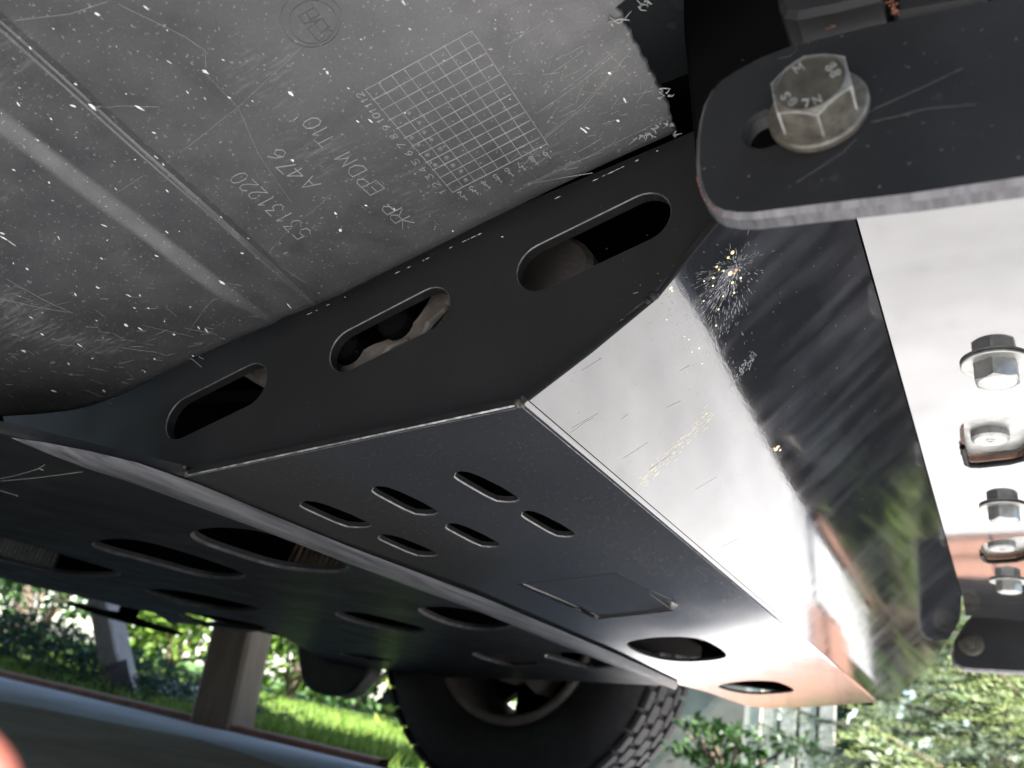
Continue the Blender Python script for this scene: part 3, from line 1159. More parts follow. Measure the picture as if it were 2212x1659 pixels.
# --- rear skid plate
HQ = [[(195, 1176), (232, 1165), (300, 1166), (400, 1194), (500, 1228), (535, 1245), (500, 1252), (430, 1246), (330, 1217), (222, 1190)],
      [(412, 1158), (430, 1146), (480, 1140), (560, 1147), (650, 1176), (748, 1218), (748, 1234), (700, 1238), (600, 1227), (520, 1203), (440, 1176)],
      [(-40, 1150), (90, 1184), (180, 1213), (268, 1238), (240, 1247), (130, 1243), (40, 1222), (-40, 1200)],
      [(300, 1275), (350, 1272), (430, 1282), (520, 1304), (584, 1320), (500, 1324), (400, 1306)],
      [(896, 1318), (930, 1311), (985, 1312), (1060, 1330), (1118, 1354), (1050, 1364), (970, 1352)],
      [(712, 1327), (760, 1320), (830, 1334), (934, 1362), (890, 1369), (800, 1355)],
      [(1012, 1411), (1058, 1408), (1120, 1419), (1178, 1438), (1110, 1441), (1056, 1428)],
      [(1168, 1416), (1236, 1407), (1300, 1424), (1338, 1439), (1275, 1446), (1208, 1428)],
      [(374, 1325), (440, 1326), (520, 1341), (594, 1360), (533, 1366), (440, 1352)],
      [(716, 1410), (790, 1414), (868, 1430), (800, 1428)]]
q_out = [(27, 941), (397, 1029), (560, 1100), (900, 1243), (1200, 1369), (1462, 1482), (1360, 1478), (1267, 1473), (1100, 1468), (944, 1463), (870, 1449), (737, 1443), (700, 1425), (643, 1394),
         (593, 1366), (463, 1351), (400, 1348), (367, 1346), (345, 1332), (333, 1324), (257, 1308), (193, 1293), (83, 1269), (0, 1249), (-160, 1216), (-160, 900)]
rear = plate('rear_skid_plate', FQ, FQ.pxs(q_out), [smooth_loop(FQ.pxs(h), 2) for h in HQ], .006, M['rear'], None, ch=.0022, ch_out=.0005, edge_mat=M['dark_edge'], hole_mat=M['rim_dull'], wall_mat=M['dark_edge'])
part(rear, car, 'plain black rear skid plate with long rounded holes')
# worn rounded ridge where bottom and rear plate meet
mb = MB()
cent = [(27, 941), (100, 960), (187, 985), (290, 1015), (420, 1062), (567, 1120), (737, 1188), (900, 1250), (1027, 1297), (1200, 1370), (1340, 1428), (1462, 1480)]
wpx = [0.6, 9, 17, 22, 23, 19, 17, 17, 16, 15, 13, 9]
rows = []
for (p, wv) in zip(cent, wpx):
    rows.append((p, wv))
k = 9
for (p, wv) in rows:
    qd = Vector((-.38, .92)) * wv * 1.0
    frm = FQ
    for j in range(k):
        t = j / (k - 1) * 2 - 1
        q = (p[0] + qd.x * t, p[1] + qd.y * t)
        base = on_plane(q, Q0, ((nP + nQ) / 2).normalized())
        zz = px_len(base, wv)
        hgt = .0012 + .004 * (1 - t * t) * min(1, wv / 14)
        mb.v.append(base + (nP + nQ).normalized() * hgt)
for i in range(len(rows) - 1):
    for j in range(k - 1):
        a = i * k + j
        mb.f.append((a, a + k, a + k + 1, a + 1))
rb = mb.build('rounded_bend', M['bend'], None, True)
part(rb, rear, 'scuffed grey rounded bend')

# spring and braided hose seen through the rear holes
mb = MB()
sA, sB = at_depth((640, 1186), .98), at_depth((745, 1235), 1.0)
ax = (sB - sA)
n1 = ax.orthogonal().normalized()
n2 = ax.normalized().cross(n1)
mb.tube([sA + ax * (t / 200) + (n1 * math.cos(t * .33) + n2 * math.sin(t * .33)) * .026 for t in range(201)], .0024, 6)
part(mb.build('coil_spring', M['spring']), rear)
mb = MB()
hA, hB = at_depth((-60, 1165), 1.2), at_depth((120, 1218), 1.24)
mb.tube([hA.lerp(hB, t / 40) for t in range(41)], [.016 + .0022 * (i % 2) for i in range(41)], 14)
part(mb.build('braided_hose', M['braid']), rear)

mb = MB()
for st in ([(-20, 1038), (30, 1028), (62, 1019), (84, 1012), (96, 1004)], [(84, 1012), (92, 1015)], [(-20, 1041), (80, 1032), (178, 1019)], [(-20, 1056), (12, 1063), (38, 1071)], [(200, 1011), (330, 1046)]):
    mb.ridge([FQ.w(*FQ.px(q)) for q in st], nQ, .0008, .0002)
part(mb.build('scratches', M['chip_dim']), rear, None, 'stuff')

# --- plastic cover beside the side plate
Pa, Pb = onS((593, 712)), onS((1340, 362))
aP = (Pb - Pa).normalized()
bP = Vector((0, -math.cos(math.radians(2)), math.sin(math.radians(2))))
nN = facing(aP.cross(bP), Pa)
FN = Frame(Pa, aP, nN)
if FN.v.y > 0:
    sgv = -1
else:
    sgv = 1
edge_px = [(-260, 890), (0, 902), (100, 899), (160, 894), (207, 884), (263, 864), (290, 852), (427, 783), (593, 712), (737, 656), (1060, 493), (1340, 362), (1467, 305)]
edge_uv = FN.pxs(edge_px)
right_px = [(1467, 305), (1466, 277), (1454, 243), (1430, 200), (1413, 168), (1397, 137), (1383, 110), (1370, 87), (1354, 50), (1346, 44), (1331, 52), (1334, 44), (1350, 32), (1364, 27), (1377, 20), (1390, 14), (1402, 2), (1420, -30), (1500, -160)]
right_uv = FN.pxs(right_px)


def interp(tab, x):
    tab = sorted(tab)
    if x <= tab[0][0]:
        return tab[0][1]
    for (a, b), (c, d) in zip(tab, tab[1:]):
        if x <= c:
            return b + (d - b) * (x - a) / max(1e-9, c - a)
    return tab[-1][1]


edge_t = [(u, v * sgv) for u, v in edge_uv]
right_t = [(v * sgv, u) for u, v in right_uv]
u_min = edge_t[0][0]
v_max = FN.px((-60, -80))[1] * sgv
l1 = [FN.px(p) for p in ((0, 58), (690, 668))]
l2 = [FN.px(p) for p in ((0, 236), (590, 690))]


def sdist(p, l):
    a, b = Vector(l[0]), Vector(l[1])
    t = (b - a).normalized()
    q = Vector(p) - a
    return (t.x * q.y - t.y * q.x) * sgv


sref1 = 1 if sdist(FN.px((900, 100)), l1) > 0 else -1


def smst(x, a, b):
    t = max(0, min(1, (x - a) / (b - a)))
    return t * t * (3 - 2 * t)


def relief(u, v):
    p = (u, v * sgv)
    d1 = sdist(p, l1) * sref1      # positive towards the text
    d2 = sdist(p, l2) * sref1
    h = 0.0
    fade = smst(v, .004, .05)
    # a groove that deepens towards a sharp lip
    k = .35 + .65 * fade
    if 0 < d1 < .0050:
        h += -.0026 * k * (1 - d1 / .0050)
    elif -.0007 < d1 <= 0:
        h += -.0026 * k * (1 + d1 / .0007)
    if -.012 < d1 <= 0:
        h += .0004 * (1 - smst(-d1, .0005, .012))
    # the soft shoulder
    h += .0040 * smst(-d2, -.0012, .0085 * (.4 + .6 * fade)) * (.35 + .65 * fade)
    h += .0005 * math.sin(u * 37 + v * 21) * math.sin(v * 45 - u * 13)
    return h


ll = [(a, b * sgv) for a, b in l1], [(a, b * sgv) for a, b in l2]
shear = (ll[0][1][0] - ll[0][0][0]) / (ll[0][1][1] - ll[0][0][1])
u_min = min(u_min, FN.px((-320, -120))[0]) - .15
s_1 = ll[0][0][0] - shear * ll[0][0][1]
s_2 = [p[0] - shear * p[1] for p in ll[1]]
NV = 190
cols = [u_min - abs(shear) * .3 + i * .004 for i in range(400)]
lo_, hi_ = s_1 - .085, s_1 + .02
cols = [c for c in cols if c < lo_] + [lo_ + i * .0007 for i in range(int((hi_ - lo_) / .0007))]
NR = 150
verts, faces = [], []
RF = .011
NA = 7
NU = len(cols) + NR
for j in range(NV + NA):
    jv = max(0, j - NA) / (NV - 1)
    vv = jv * v_max
    ue = interp(right_t, vv) + .0004 * math.sin(vv * 700) + .0003 * math.sin(vv * 1810 + 1)
    us = [c + shear * vv for c in cols]
    us = [min(x, ue - .001) for x in us]
    us += [us[-1] + (ue - us[-1]) * (k + 1) / (NR + 1) for k in range(NR + 1)]
    for u in us:
        v0 = interp(edge_t, u)
        v = v0 + RF + (v_max - v0 - RF) * jv
        if j < NA:
            q = (math.pi / 2) * (1 - j / NA)
            vv2 = v0 + RF - RF * math.sin(q)
            h = relief(u, v0 + RF) - RF * (1 - math.cos(q)) * .9
            verts.append(FN.w(u, vv2 * sgv, h))
        else:
            verts.append(FN.w(u, v * sgv, relief(u, v)))
W1 = NU + 1
for j in range(NV + NA - 1):
    for i in range(NU):
        a = j * W1 + i
        f = (a, a + 1, a + W1 + 1, a + W1)
        faces.append(f if sgv < 0 else f[::-1])
panel = mesh_obj('plastic_undertray', verts, faces, M['panel'], None, True)
part(panel, car, 'grey scratched plastic undertray with moulded lettering')
md = panel.modifiers.new('thickness', 'SOLIDIFY')
md.thickness = .003
md.offset = -1 if panel.data.polygons[len(faces) // 2].normal.dot(nN) > 0 else 1


def onN(p, h=0.0):
    u, v = FN.px(p)
    return FN.w(u, v, relief(u, v * sgv) + h)


# moulded lettering, drawn with strokes
GL = {
    '0': [[(.3, 0), (.05, .25), (.05, .75), (.3, 1), (.7, 1), (.95, .75), (.95, .25), (.7, 0), (.3, 0)]],
    '1': [[(.25, .75), (.55, 1), (.55, 0)]],
    '2': [[(.05, .8), (.3, 1), (.75, .98), (.92, .72), (.7, .45), (.05, 0), (.95, 0)]],
    '3': [[(.05, 1), (.9, 1), (.45, .6), (.8, .52), (.95, .28), (.7, .02), (.3, 0), (.05, .2)]],
    '4': [[(.7, 0), (.7, 1), (.02, .3), (.98, .3)]],
    '5': [[(.9, 1), (.15, 1), (.1, .55), (.6, .6), (.93, .38), (.8, .08), (.4, 0), (.05, .15)]],
    '6': [[(.75, 1), (.25, .7), (.05, .3), (.3, 0), (.7, 0), (.95, .28), (.7, .55), (.3, .52), (.08, .35)]],
    '7': [[(.05, 1), (.95, 1), (.35, 0)]],
    '8': [[(.5, .53), (.15, .7), (.2, .95), (.5, 1), (.8, .95), (.85, .7), (.5, .53), (.1, .35), (.1, .1), (.5, 0), (.9, .1), (.9, .35), (.5, .53)]],
    '9': [[(.92, .65), (.7, .45), (.3, .45), (.05, .72), (.3, 1), (.7, 1), (.95, .7), (.75, .3), (.25, 0)]],
    'A': [[(0, 0), (.5, 1), (1, 0)], [(.2, .38), (.8, .38)]],
    'T': [[(0, 1), (1, 1)], [(.5, 1), (.5, 0)]],
    'R': [[(.05, 0), (.05, 1), (.65, 1), (.92, .78), (.65, .5), (.05, .5)], [(.5, .5), (.95, 0)]],
    'P': [[(.05, 0), (.05, 1), (.65, 1), (.92, .75), (.65, .48), (.05, .48)]],
    'E': [[(.9, 1), (.05, 1), (.05, 0), (.95, 0)], [(.05, .52), (.7, .52)]],
    'D': [[(.05, 0), (.05, 1), (.55, 1), (.95, .7), (.95, .3), (.55, 0), (.05, 0)]],
    'M': [[(0, 0), (0, 1), (.5, .35), (1, 1), (1, 0)]],
    'N': [[(0, 0), (0, 1), (1, 0), (1, 1)]],
    'L': [[(.05, 1), (.05, 0), (.9, 0)]],
    'G': [[(.9, .8), (.6, 1), (.2, .9), (.05, .5), (.2, .1), (.6, 0), (.92, .2), (.92, .45), (.55, .45)]],
    'S': [[(.9, .85), (.6, 1), (.2, .95), (.1, .7), (.5, .52), (.9, .35), (.85, .08), (.4, 0), (.05, .15)]],
    '>': [[(.1, 1), (.8, .6), (.1, .2)]],
    "'": [[(.4, 1.05), (.5, .75)]],
}


def put_glyph(mb, ch, c, r, up, conv, n, wd, ht):
    for st in GL[ch]:
        mb.ridge([conv((c[0] + r[0] * (x - .5) + up[0] * (y - .5), c[1] + r[1] * (x - .5) + up[1] * (y - .5))) for x, y in st], n, wd, ht)


def crop1(x, y):          # a close-up of the lettering -> sheet pixels
    return (466.3 + x * .2232, 219.4 + y * .2232)


mb = MB()
rr, uu = (-92 * .2232 * .72, -84 * .2232 * .72), (-138 * .2232, 70 * .2232)
for i, ch in enumerate('53131220'):
    t = i / 7
    put_glyph(mb, ch, crop1(835 - 610 * t, 1275 - 540 * t), rr, uu, onN, nN, .00046, .00045)
rr2 = (-100 * .2232 * .8, -90 * .2232 * .8)
for ch, x, y in (('A', 905, 798), ('4', 775, 700), ('7', 688, 635), ('6', 590, 512)):
    put_glyph(mb, ch, crop1(x, y), rr2, uu, onN, nN, .00046, .00045)
for ch, x, y in (('>', 1845, 1160), ('R', 1770, 1108), ('P', 1692, 1028), ('E', 1528, 842), ('P', 1446, 768), ('D', 1358, 664), ('M', 1258, 560), ('T', 1060, 372), ('1', 1006, 286), ('0', 930, 206), ("'", 822, 130)):
    put_glyph(mb, ch, crop1(x, y), rr2, uu, onN, nN, .00046, .00045)
part(mb.build('moulded_lettering', M['panel_mark']), panel)


# moulding date grid
def crop3(x, y):
    return ((1400 + x * .4219) * .54861, (100 + y * .4219) * .54861)


rowL = [(90, 595), (165, 690), (240, 785), (310, 880), (385, 960), (455, 1050), (525, 1125), (590, 1205), (655, 1280), (720, 1350), (785, 1420), (845, 1490), (905, 1555)]
rowR = [(1085, 45), (1150, 150), (1215, 255), (1280, 355), (1340, 455), (1393, 545), (1445, 640), (1520, 725), (1575, 810), (1625, 890), (1675, 965), (1720, 1050), (1780, 1112)]
mb, md_ = MB(), MB()
for a, b in zip(rowL, rowR):
    mb.ridge([onN(crop3(*a)), onN(crop3((a[0] + b[0]) / 2, (a[1] + b[1]) / 2)), onN(crop3(*b))], nN, .00045, .0003)
colT = [(90, 595), (210, 530), (335, 460), (450, 400), (580, 330), (700, 265), (830, 190), (965, 120), (1085, 45)]
colB = [(905, 1555), (1000, 1500), (1110, 1450), (1220, 1395), (1330, 1340), (1440, 1280), (1552, 1228), (1668, 1170), (1800, 1125)]
for a, b in zip(colT, colB):
    md_.ridge([onN(crop3(*a)), onN(crop3((a[0] * .48 + b[0] * .52), (a[1] * .48 + b[1] * .52))), onN(crop3(*b))], nN, .00036, .0002)
part(mb.build('grid_rows', M['panel_mark']), panel)
part(md_.build('grid_columns', M['panel_mark']), panel)
mb = MB()
gr, gu = (-20 * .2315, -24 * .2315), (-56 * .2315, 22 * .2315)
rlab = ['12', '11', '10', '9', '8', '7', '6', '5', '4', '3', '2', '1']
for i, s in enumerate(rlab):
    x = (rowL[i][0] + rowL[i + 1][0]) / 2 - 62
    y = (rowL[i][1] + rowL[i + 1][1]) / 2 + 28
    for k, ch in enumerate(s):
        q = crop3(x + (len(s) - 1) * 19 - k * 40, y + (len(s) - 1) * 25 - k * 50)
        put_glyph(mb, ch, q, (gr[0] * 1.6, gr[1] * 1.6), gu, onN, nN, .0004, .0003)
for i, s in enumerate(('12', '13', '14', '15', '16', '17', '18', '19')):
    x = (colB[i][0] + colB[i + 1][0]) / 2 + 42
    y = (colB[i][1] + colB[i + 1][1]) / 2 + 62
    for k, ch in enumerate(s):
        q = crop3(x - 8 + (1 - k) * 38, y + (1 - k) * 30 - 14)
        put_glyph(mb, ch, q, (gu[0] * .7, gu[1] * .7), (-gr[0] * 1.7, -gr[1] * 1.7), onN, nN, .0004, .0003)
part(mb.build('grid_numbers', M['panel_mark']), panel)
mb = MB()
for x, y in ((500, 820), (598, 910), (640, 1000), (525, 1050), (705, 1068), (585, 1115), (790, 1155), (672, 1213), (850, 1238), (745, 1308), (910, 1310), (985, 1365), (1030, 1445)):
    mb.lathe([(0, .0009), (.0009, .0006), (.0015, .0001), (.0015, -.0004)], onN(crop3(x, y)), nN, 12)
part(mb.build('date_dots', M['panel_dark']), panel)


# round maker's mark
def crop2(x, y):
    return ((1080 + x * .14467) * .54861, y * .14467 * .54861)


mb = MB()


def ell(cx, cy, rx, ry, n=48):
    return [onN(crop2(cx + rx * math.cos(6.2832 * i / n), cy + ry * math.sin(6.2832 * i / n))) for i in range(n + 1)]


mb.ridge(ell(1000, 560, 830, 745), nN, .0007, .0004)
mb.ridge(ell(1060, 630, 650, 585), nN, .0007, .0004)
for st in ([(970, 60), (1040, 190)], [(1080, 240), (680, 480)], [(1100, 270), (1190, 390)], [(870, 385), (970, 525)], [(680, 500), (800, 660)],
           [(1230, 430), (840, 680)], [(840, 690), (1310, 530)], [(1300, 540), (920, 810)], [(1345, 590), (1430, 720)], [(1130, 720), (1220, 850)],
           [(930, 830), (1050, 985)], [(1490, 750), (1170, 1010)],
           [(1480, 1010), (1590, 960), (1560, 870), (1460, 830), (1350, 900), (1350, 1020), (1330, 1090), (1230, 1145), (1150, 1110), (1105, 1040)]):
    mb.ridge([onN(crop2(*q)) for q in st], nN, .0007, .0004)
part(mb.build('round_emblem', M['panel_dark']), panel)

# chips, specks and scratches on the undertray
mb, mc = MB(), MB()
big = [(115, 62, 3, 8), (482, 130, 4, 9), (444, 155, 10, 22), (199, 236, 18, 34), (62, 113, 10, 14), (302, 232, 7, 30), (366, 134, 4, 16), (157, 228, 9, 18), (163, 187, 5, 12),
       (405, 198, 5, 12), (443, 212, 4, 10), (629, 203, 8, 22), (707, 157, 6, 12), (495, 210, 5, 9), (338, 343, 6, 18), (352, 358, 5, 12), (333, 285, 5, 14), (110, 257, 4, 12), (40, 227, 5, 16),
       (82, 302, 5, 8), (35, 353, 6, 10), (110, 380, 6, 10), (250, 408, 5, 14), (361, 411, 5, 14), (12, 500, 6, 26), (30, 512, 5, 34), (10, 490, 8, 12), (130, 501, 4, 18), (228, 475, 6, 22),
       (360, 502, 7, 14), (340, 540, 6, 12), (222, 546, 6, 10), (536, 518, 4, 8), (523, 545, 8, 10), (632, 347, 9, 14), (735, 498, 11, 14), (791, 445, 6, 10), (62, 567, 7, 14),
       (214, 608, 9, 14), (305, 625, 4, 12), (293, 652, 5, 9), (413, 650, 7, 8), (280, 625, 5, 14), (166, 622, 4, 18), (323, 653, 4, 8), (377, 714, 7, 9), (305, 698, 5, 18), (275, 690, 10, 16),
       (430, 700, 4, 22), (446, 706, 4, 26), (71, 671, 5, 16), (95, 708, 6, 12), (176, 733, 5, 20), (55, 745, 12, 18), (151, 773, 5, 14), (335, 770, 6, 8), (119, 835, 8, 18), (225, 838, 8, 16),
       (480, 608, 12, 24), (624, 660, 4, 24), (1350, 218, 5, 26), (885, 62, 5, 10), (872, 6, 6, 18), (773, 262, 5, 14), (800, 260, 5, 18), (780, 85, 4, 8), (1085, 510, 5, 8), (1262, 283, 6, 30),
       (1269, 278, 5, 16), (1316, 158, 8, 12), (1335, 262, 8, 12), (725, 462, 8, 12), (852, 452, 5, 12), (752, 190, 5, 10), (210, 30, 8, 18), (315, 16, 6, 18)]
for x, y, wv, ln in big:
    p = onN((x, y))
    an = random.uniform(.3, 1.1)
    q = onN((x + math.cos(an) * 10, y + math.sin(an) * 10))
    mb.fleck(p, q - p, nN, px_len(p, ln * .8), px_len(p, wv * .75), .0003)
for i in range(700):
    x = random.uniform(0, 1460)
    y = random.uniform(0, 900)
    lim = 712 - (x - 593) * .469 if x > 263 else 890
    if y > lim - 25:
        continue
    dens = .25 + .75 * (1 - min(1, x / 900)) + .6 * max(0, (y - (lim - 220)) / 220)
    if random.random() > dens:
        continue
    p = onN((x, y))
    an = random.gauss(.55, .5)
    q = onN((x + math.cos(an) * 10, y + math.sin(an) * 10))
    s = random.paretovariate(2.2)
    (mb if random.random() < .45 else mc).fleck(p, q - p, nN, px_len(p, min(7, 1.1 * s * random.uniform(1, 2))), px_len(p, min(3, .8 * s)), .0002)
part(mb.build('stone_chips', M['chip']), panel, None, 'stuff')
scr = [[(0, 48), (70, 40), (150, 30), (232, 3)], [(255, 8), (330, 45), (400, 80), (443, 110), (445, 146)], [(350, 360), (515, 230), (650, 105)], [(445, 160), (515, 232), (560, 335), (630, 440)],
       [(570, 556), (620, 500), (690, 445), (715, 420)], [(250, 418), (310, 378)], [(200, 236), (260, 228), (345, 230)], [(405, 716), (440, 660), (470, 625)], [(0, 630), (90, 650), (150, 660)],
       [(1160, 245), (1240, 190), (1330, 115)], [(1175, 297), (1260, 225), (1360, 110)], [(1177, 300), (1265, 228), (1366, 105)], [(1098, 95), (1170, 50)], [(1290, 160), (1390, 142)],
       [(1310, 110), (1362, 165)], [(1110, 415), (1230, 360), (1330, 310), (1450, 250)], [(1130, 402), (1230, 356), (1300, 330)], [(1140, 398), (1280, 375)], [(1190, 160), (1260, 110)],
       [(400, 700), (470, 718)], [(310, 690), (420, 722)], [(20, 590), (110, 640), (160, 662)], [(340, 755), (265, 740)], [(800, 215), (860, 190)], [(600, 570), (660, 610)],
       [(1210, 200), (1310, 125)], [(1330, 185), (1364, 158)], [(1250, 330), (1300, 300)]]
for i in range(70):
    x, y = random.uniform(1080, 1420), random.uniform(60, 380)
    if y > 712 - (x - 593) * .469 - 20 or x > 1330 + y * .4:
        continue
    a = random.gauss(-.6, .5)
    l = random.uniform(8, 45)
    scr.append([(x, y), (x + math.cos(a) * l, y + math.sin(a) * l)])
for i in range(80):
    x, y = random.uniform(0, 560), random.uniform(600, 850)
    if y > (712 - (x - 593) * .469 if x > 263 else 880) - 20:
        continue
    a = random.gauss(.12, .3)
    l = random.uniform(6, 34)
    scr.append([(x, y), (x + math.cos(a) * l, y + math.sin(a) * l)])
for st in scr:
    st2 = []
    for a, b in zip(st, st[1:]):
        for k in range(4):
            st2.append((a[0] + (b[0] - a[0]) * k / 4 + random.gauss(0, .25), a[1] + (b[1] - a[1]) * k / 4 + random.gauss(0, .25)))
    st2.append(st[-1])
    mc.ridge([onN(q, .00005) for q in st2], nN, random.uniform(.00008, .00022), .00005)
part(mc.build('scratches', M['chip_dim']), panel, None, 'stuff')
# torn plastic burrs on the sawn edge and along the side plate
mb = MB()
for x, y in [(1400, 3), (1393, 12), (1345, 45), (1332, 52), (1338, 48), (1438, 195), (1448, 205), (1432, 210), (1395, 295), (1404, 290), (1415, 283), (1425, 278), (1436, 272), (1448, 268), (1386, 300), (1458, 272), (1466, 290)]:
    for k in range(3):
        p = onN((x - 7 + random.gauss(0, 4), y - 2 + random.gauss(0, 3)), .0002)
        e = Vector((random.gauss(.5, .6), random.gauss(0, .6), random.gauss(-.2, .5))).normalized()
        q1 = p + e * random.uniform(.0006, .0018)
        q2 = q1 + (e + Vector((random.gauss(0, .8), random.gauss(0, .8), random.gauss(0, .8)))) * random.uniform(.0006, .002)
        mb.tube([p, q1, q2], [.00045, .0003, .00012], 5)
part(mb.build('torn_burrs', M['chip_dim']), panel, None, 'stuff')
mb = MB()
for i in range(26):
    x = random.uniform(640, 1440)
    y = 712 - (x - 593) * .468 + 2
    if random.random() < .4:
        x = random.choice((990, 1040, 1210, 1330, 880, 700)) + random.gauss(0, 14)
        y = 712 - (x - 593) * .468 + 2
    p = onS((x, y)) + nS * .0002
    q = onS((x + 10, y - 4.7))
    mb.fleck(p, q - p, nS, random.uniform(.001, .004), random.uniform(.0003, .0009), .0005)
part(mb.build('edge_scrapes', M['chip_dim']), SP, None, 'stuff')

# pale line painting light caught on the bottom plate's near edge, weld blobs at the corner
mb = MB()
NEAR = [(397, 1030), (640, 980), (880, 929), (1112, 881)]
mb.ridge([on_plane(p, K0, nP) + Vector((0, .0006, 0)) for p in NEAR], nP, .0005, .0002)
part(mb.build('edge_highlight_line', M['bend']), bottom)
for p, r in (((1121, 873), .0021), ((1129, 876), .0014), ((1400, 650), .0016), ((1412, 640), .0022), ((1422, 636), .0012), ((404, 1022), .0013), ((400, 1010), .0012)):
    c = onS(p) + nS * .0005
    mb = MB()
    mb.lathe([(0, -r), (r * .7, -r * .7), (r, 0), (r * .75, r * .7), (0, r)], c, nS, 14)
    part(mb.build('weld_bead', M['steel'] if p[0] < 1200 else M['dark_edge']), bottom)

# flecks over the black side plate and bottom plate
mb = MB()
for i in range(220):
    x, y = random.uniform(60, 1480), random.uniform(360, 1010)
    top_ = 712 - (x - 593) * .468
    low_ = 1029 - (x - 397) * .207 if x < 1115 else 873 - (x - 1133) * .86
    if x < 397:
        low_ = 941 + (x - 27) * .24
    if not (top_ + 20 < y < low_ - 12):
        continue
    c = onS((x, y)) + nS * .0036 - Vector((0, 0, 0))
    c = on_plane((x, y), S_IN, nS)
    mb.fleck(c, Vector((random.uniform(-1, 1), 0, random.uniform(-1, 1))), nS, random.uniform(.0002, .0007), random.uniform(.0001, .0003), .0001)
part(mb.build('dust_flecks', M['chip_dim']), SP, None, 'stuff')

# splash of a squashed insect on the front face
mb, mo, mdp = MB(), MB(), MB()


def onF(p, h=0.0):
    return on_plane(p, K0, nF) + nF * h


cxy = (1590, 572)
for i in range(750):
    a = random.gauss(2.15, .42)
    if random.random() < .18:
        a = random.uniform(0, 6.28)
    d = abs(random.gauss(0, 78)) + random.uniform(2, 22)
    if not (1.2 < a < 3.2):
        d *= .4
    x, y = cxy[0] + math.cos(a) * d, cxy[1] + math.sin(a) * d * 1.15
    p = onF((x, y), .0001)
    q = onF((x + math.cos(a) * 6, y + math.sin(a) * 6.9), .0001)
    mb.fleck(p, q - p, nF, px_len(p, random.uniform(2, 18)), px_len(p, random.uniform(.3, 1.0)), .00006)
for i in range(150):
    t = random.random()
    x, y = 1575 + t * 55 + random.gauss(0, 3), 838 - t * 75 + random.gauss(0, 7)
    p = onF((x, y), .0001)
    q = onF((x + 5, y - 7), .0001)
    mb.fleck(p, q - p, nF, px_len(p, random.uniform(2, 8)), px_len(p, random.uniform(.5, 1.3)), .00008)
for i in range(150):
    x, y = random.uniform(1440, 1900), random.uniform(520, 1200)
    p = onF((x, y), .0001)
    q = onF((x + 5, y - 7), .0001)
    if FF.px((x, y))[1] * vF > bcv * vF - .004 or FF.px((x, y))[1] * vF < .006 or FF.px((x, y))[0] < .02:
        continue
    mb.fleck(p, q - p, nF, px_len(p, random.uniform(1, 5)), px_len(p, random.uniform(.4, 1.1)), .00008)
for i in range(110):
    t = random.random()
    x, y = 1385 + t * 150 + random.gauss(0, 5), 1040 - t * 145 + random.gauss(0, 9)
    p = onF((x, y), .0001)
    q = onF((x + 7, y - 7), .0001)
    mdp.fleck(p, q - p, nF, px_len(p, random.uniform(4, 20)), px_len(p, random.uniform(.3, 1.0)), .00006)
for x, y, r in ((1582, 545, 5), (1573, 556, 3.5), (1548, 576, 3), (1553, 582, 2.5), (1541, 600, 3), (1582, 610, 3.5), (1540, 617, 2.5), (1586, 632, 2.5), (1521, 607, 2), (1449, 622, 4), (1452, 628, 2.5), (1563, 585, 2.5),
                (1478, 726, 2), (1488, 733, 2), (1510, 752, 2.6), (1495, 760, 1.8), (1547, 703, 2.6), (1552, 668, 2.5), (1520, 650, 2.2), (1517, 785, 2), (1440, 690, 2), (1562, 640, 2.4), (1577, 590, 6), (1600, 600, 3), (1680, 965, 4), (1676, 970, 5), (1685, 972, 3)):
    p = onF((x, y))
    r = px_len(p, r)
    mdp.lathe([(0, r * .7), (r * .6, r * .55), (r * .95, r * .2), (r, -.0002)], p, nF, 12)
for x, y, r in ((1590, 583, 4), (1586, 590, 3), (1672, 968, 3), (1683, 964, 2.5)):
    p = onF((x, y))
    r = px_len(p, r)
    mo.lathe([(0, r * .8), (r * .6, r * .6), (r, -.0002)], p, nF, 12)
ms = MB()
for st in ([(1232, 936), (1264, 911), (1284, 902)], [(1236, 925), (1290, 893)], [(1403, 1015), (1450, 982)], [(1502, 1056), (1548, 1030)], [(1255, 800), (1300, 775)],
           [(1340, 905), (1358, 893)], [(1440, 880), (1470, 866)], [(1560, 1180), (1600, 1160)], [(1345, 990), (1400, 955)], [(1470, 800), (1490, 790)], [(1600, 1250), (1640, 1232)]):
    ms.ridge([onF((q[0] + random.gauss(0, 1), q[1] + random.gauss(0, 1)), .00002) for q in st], nF, .00016, .00004)
for i in range(90):
    x, y = random.uniform(1230, 1640), random.uniform(740, 1200)
    if FF.px((x, y))[1] * vF < .006 or y < 873 - (x - 1133) * .83 + 12:
        continue
    p = onF((x, y))
    ms.fleck(p, onF((x + 5, y - 3)) - p, nF, px_len(p, random.uniform(1, 6)), px_len(p, random.uniform(.4, 1.0)), .00006)
part(ms.build('fine_scratches', M['dark_edge']), front, None, 'stuff')
part(mb.build('dried_splashes', M['splash']), front, None, 'stuff')
part(mdp.build('yellow_droplets', M['drop']), front, None, 'stuff')
part(mo.build('orange_droplets', M['orange_drop']), front, None, 'stuff')

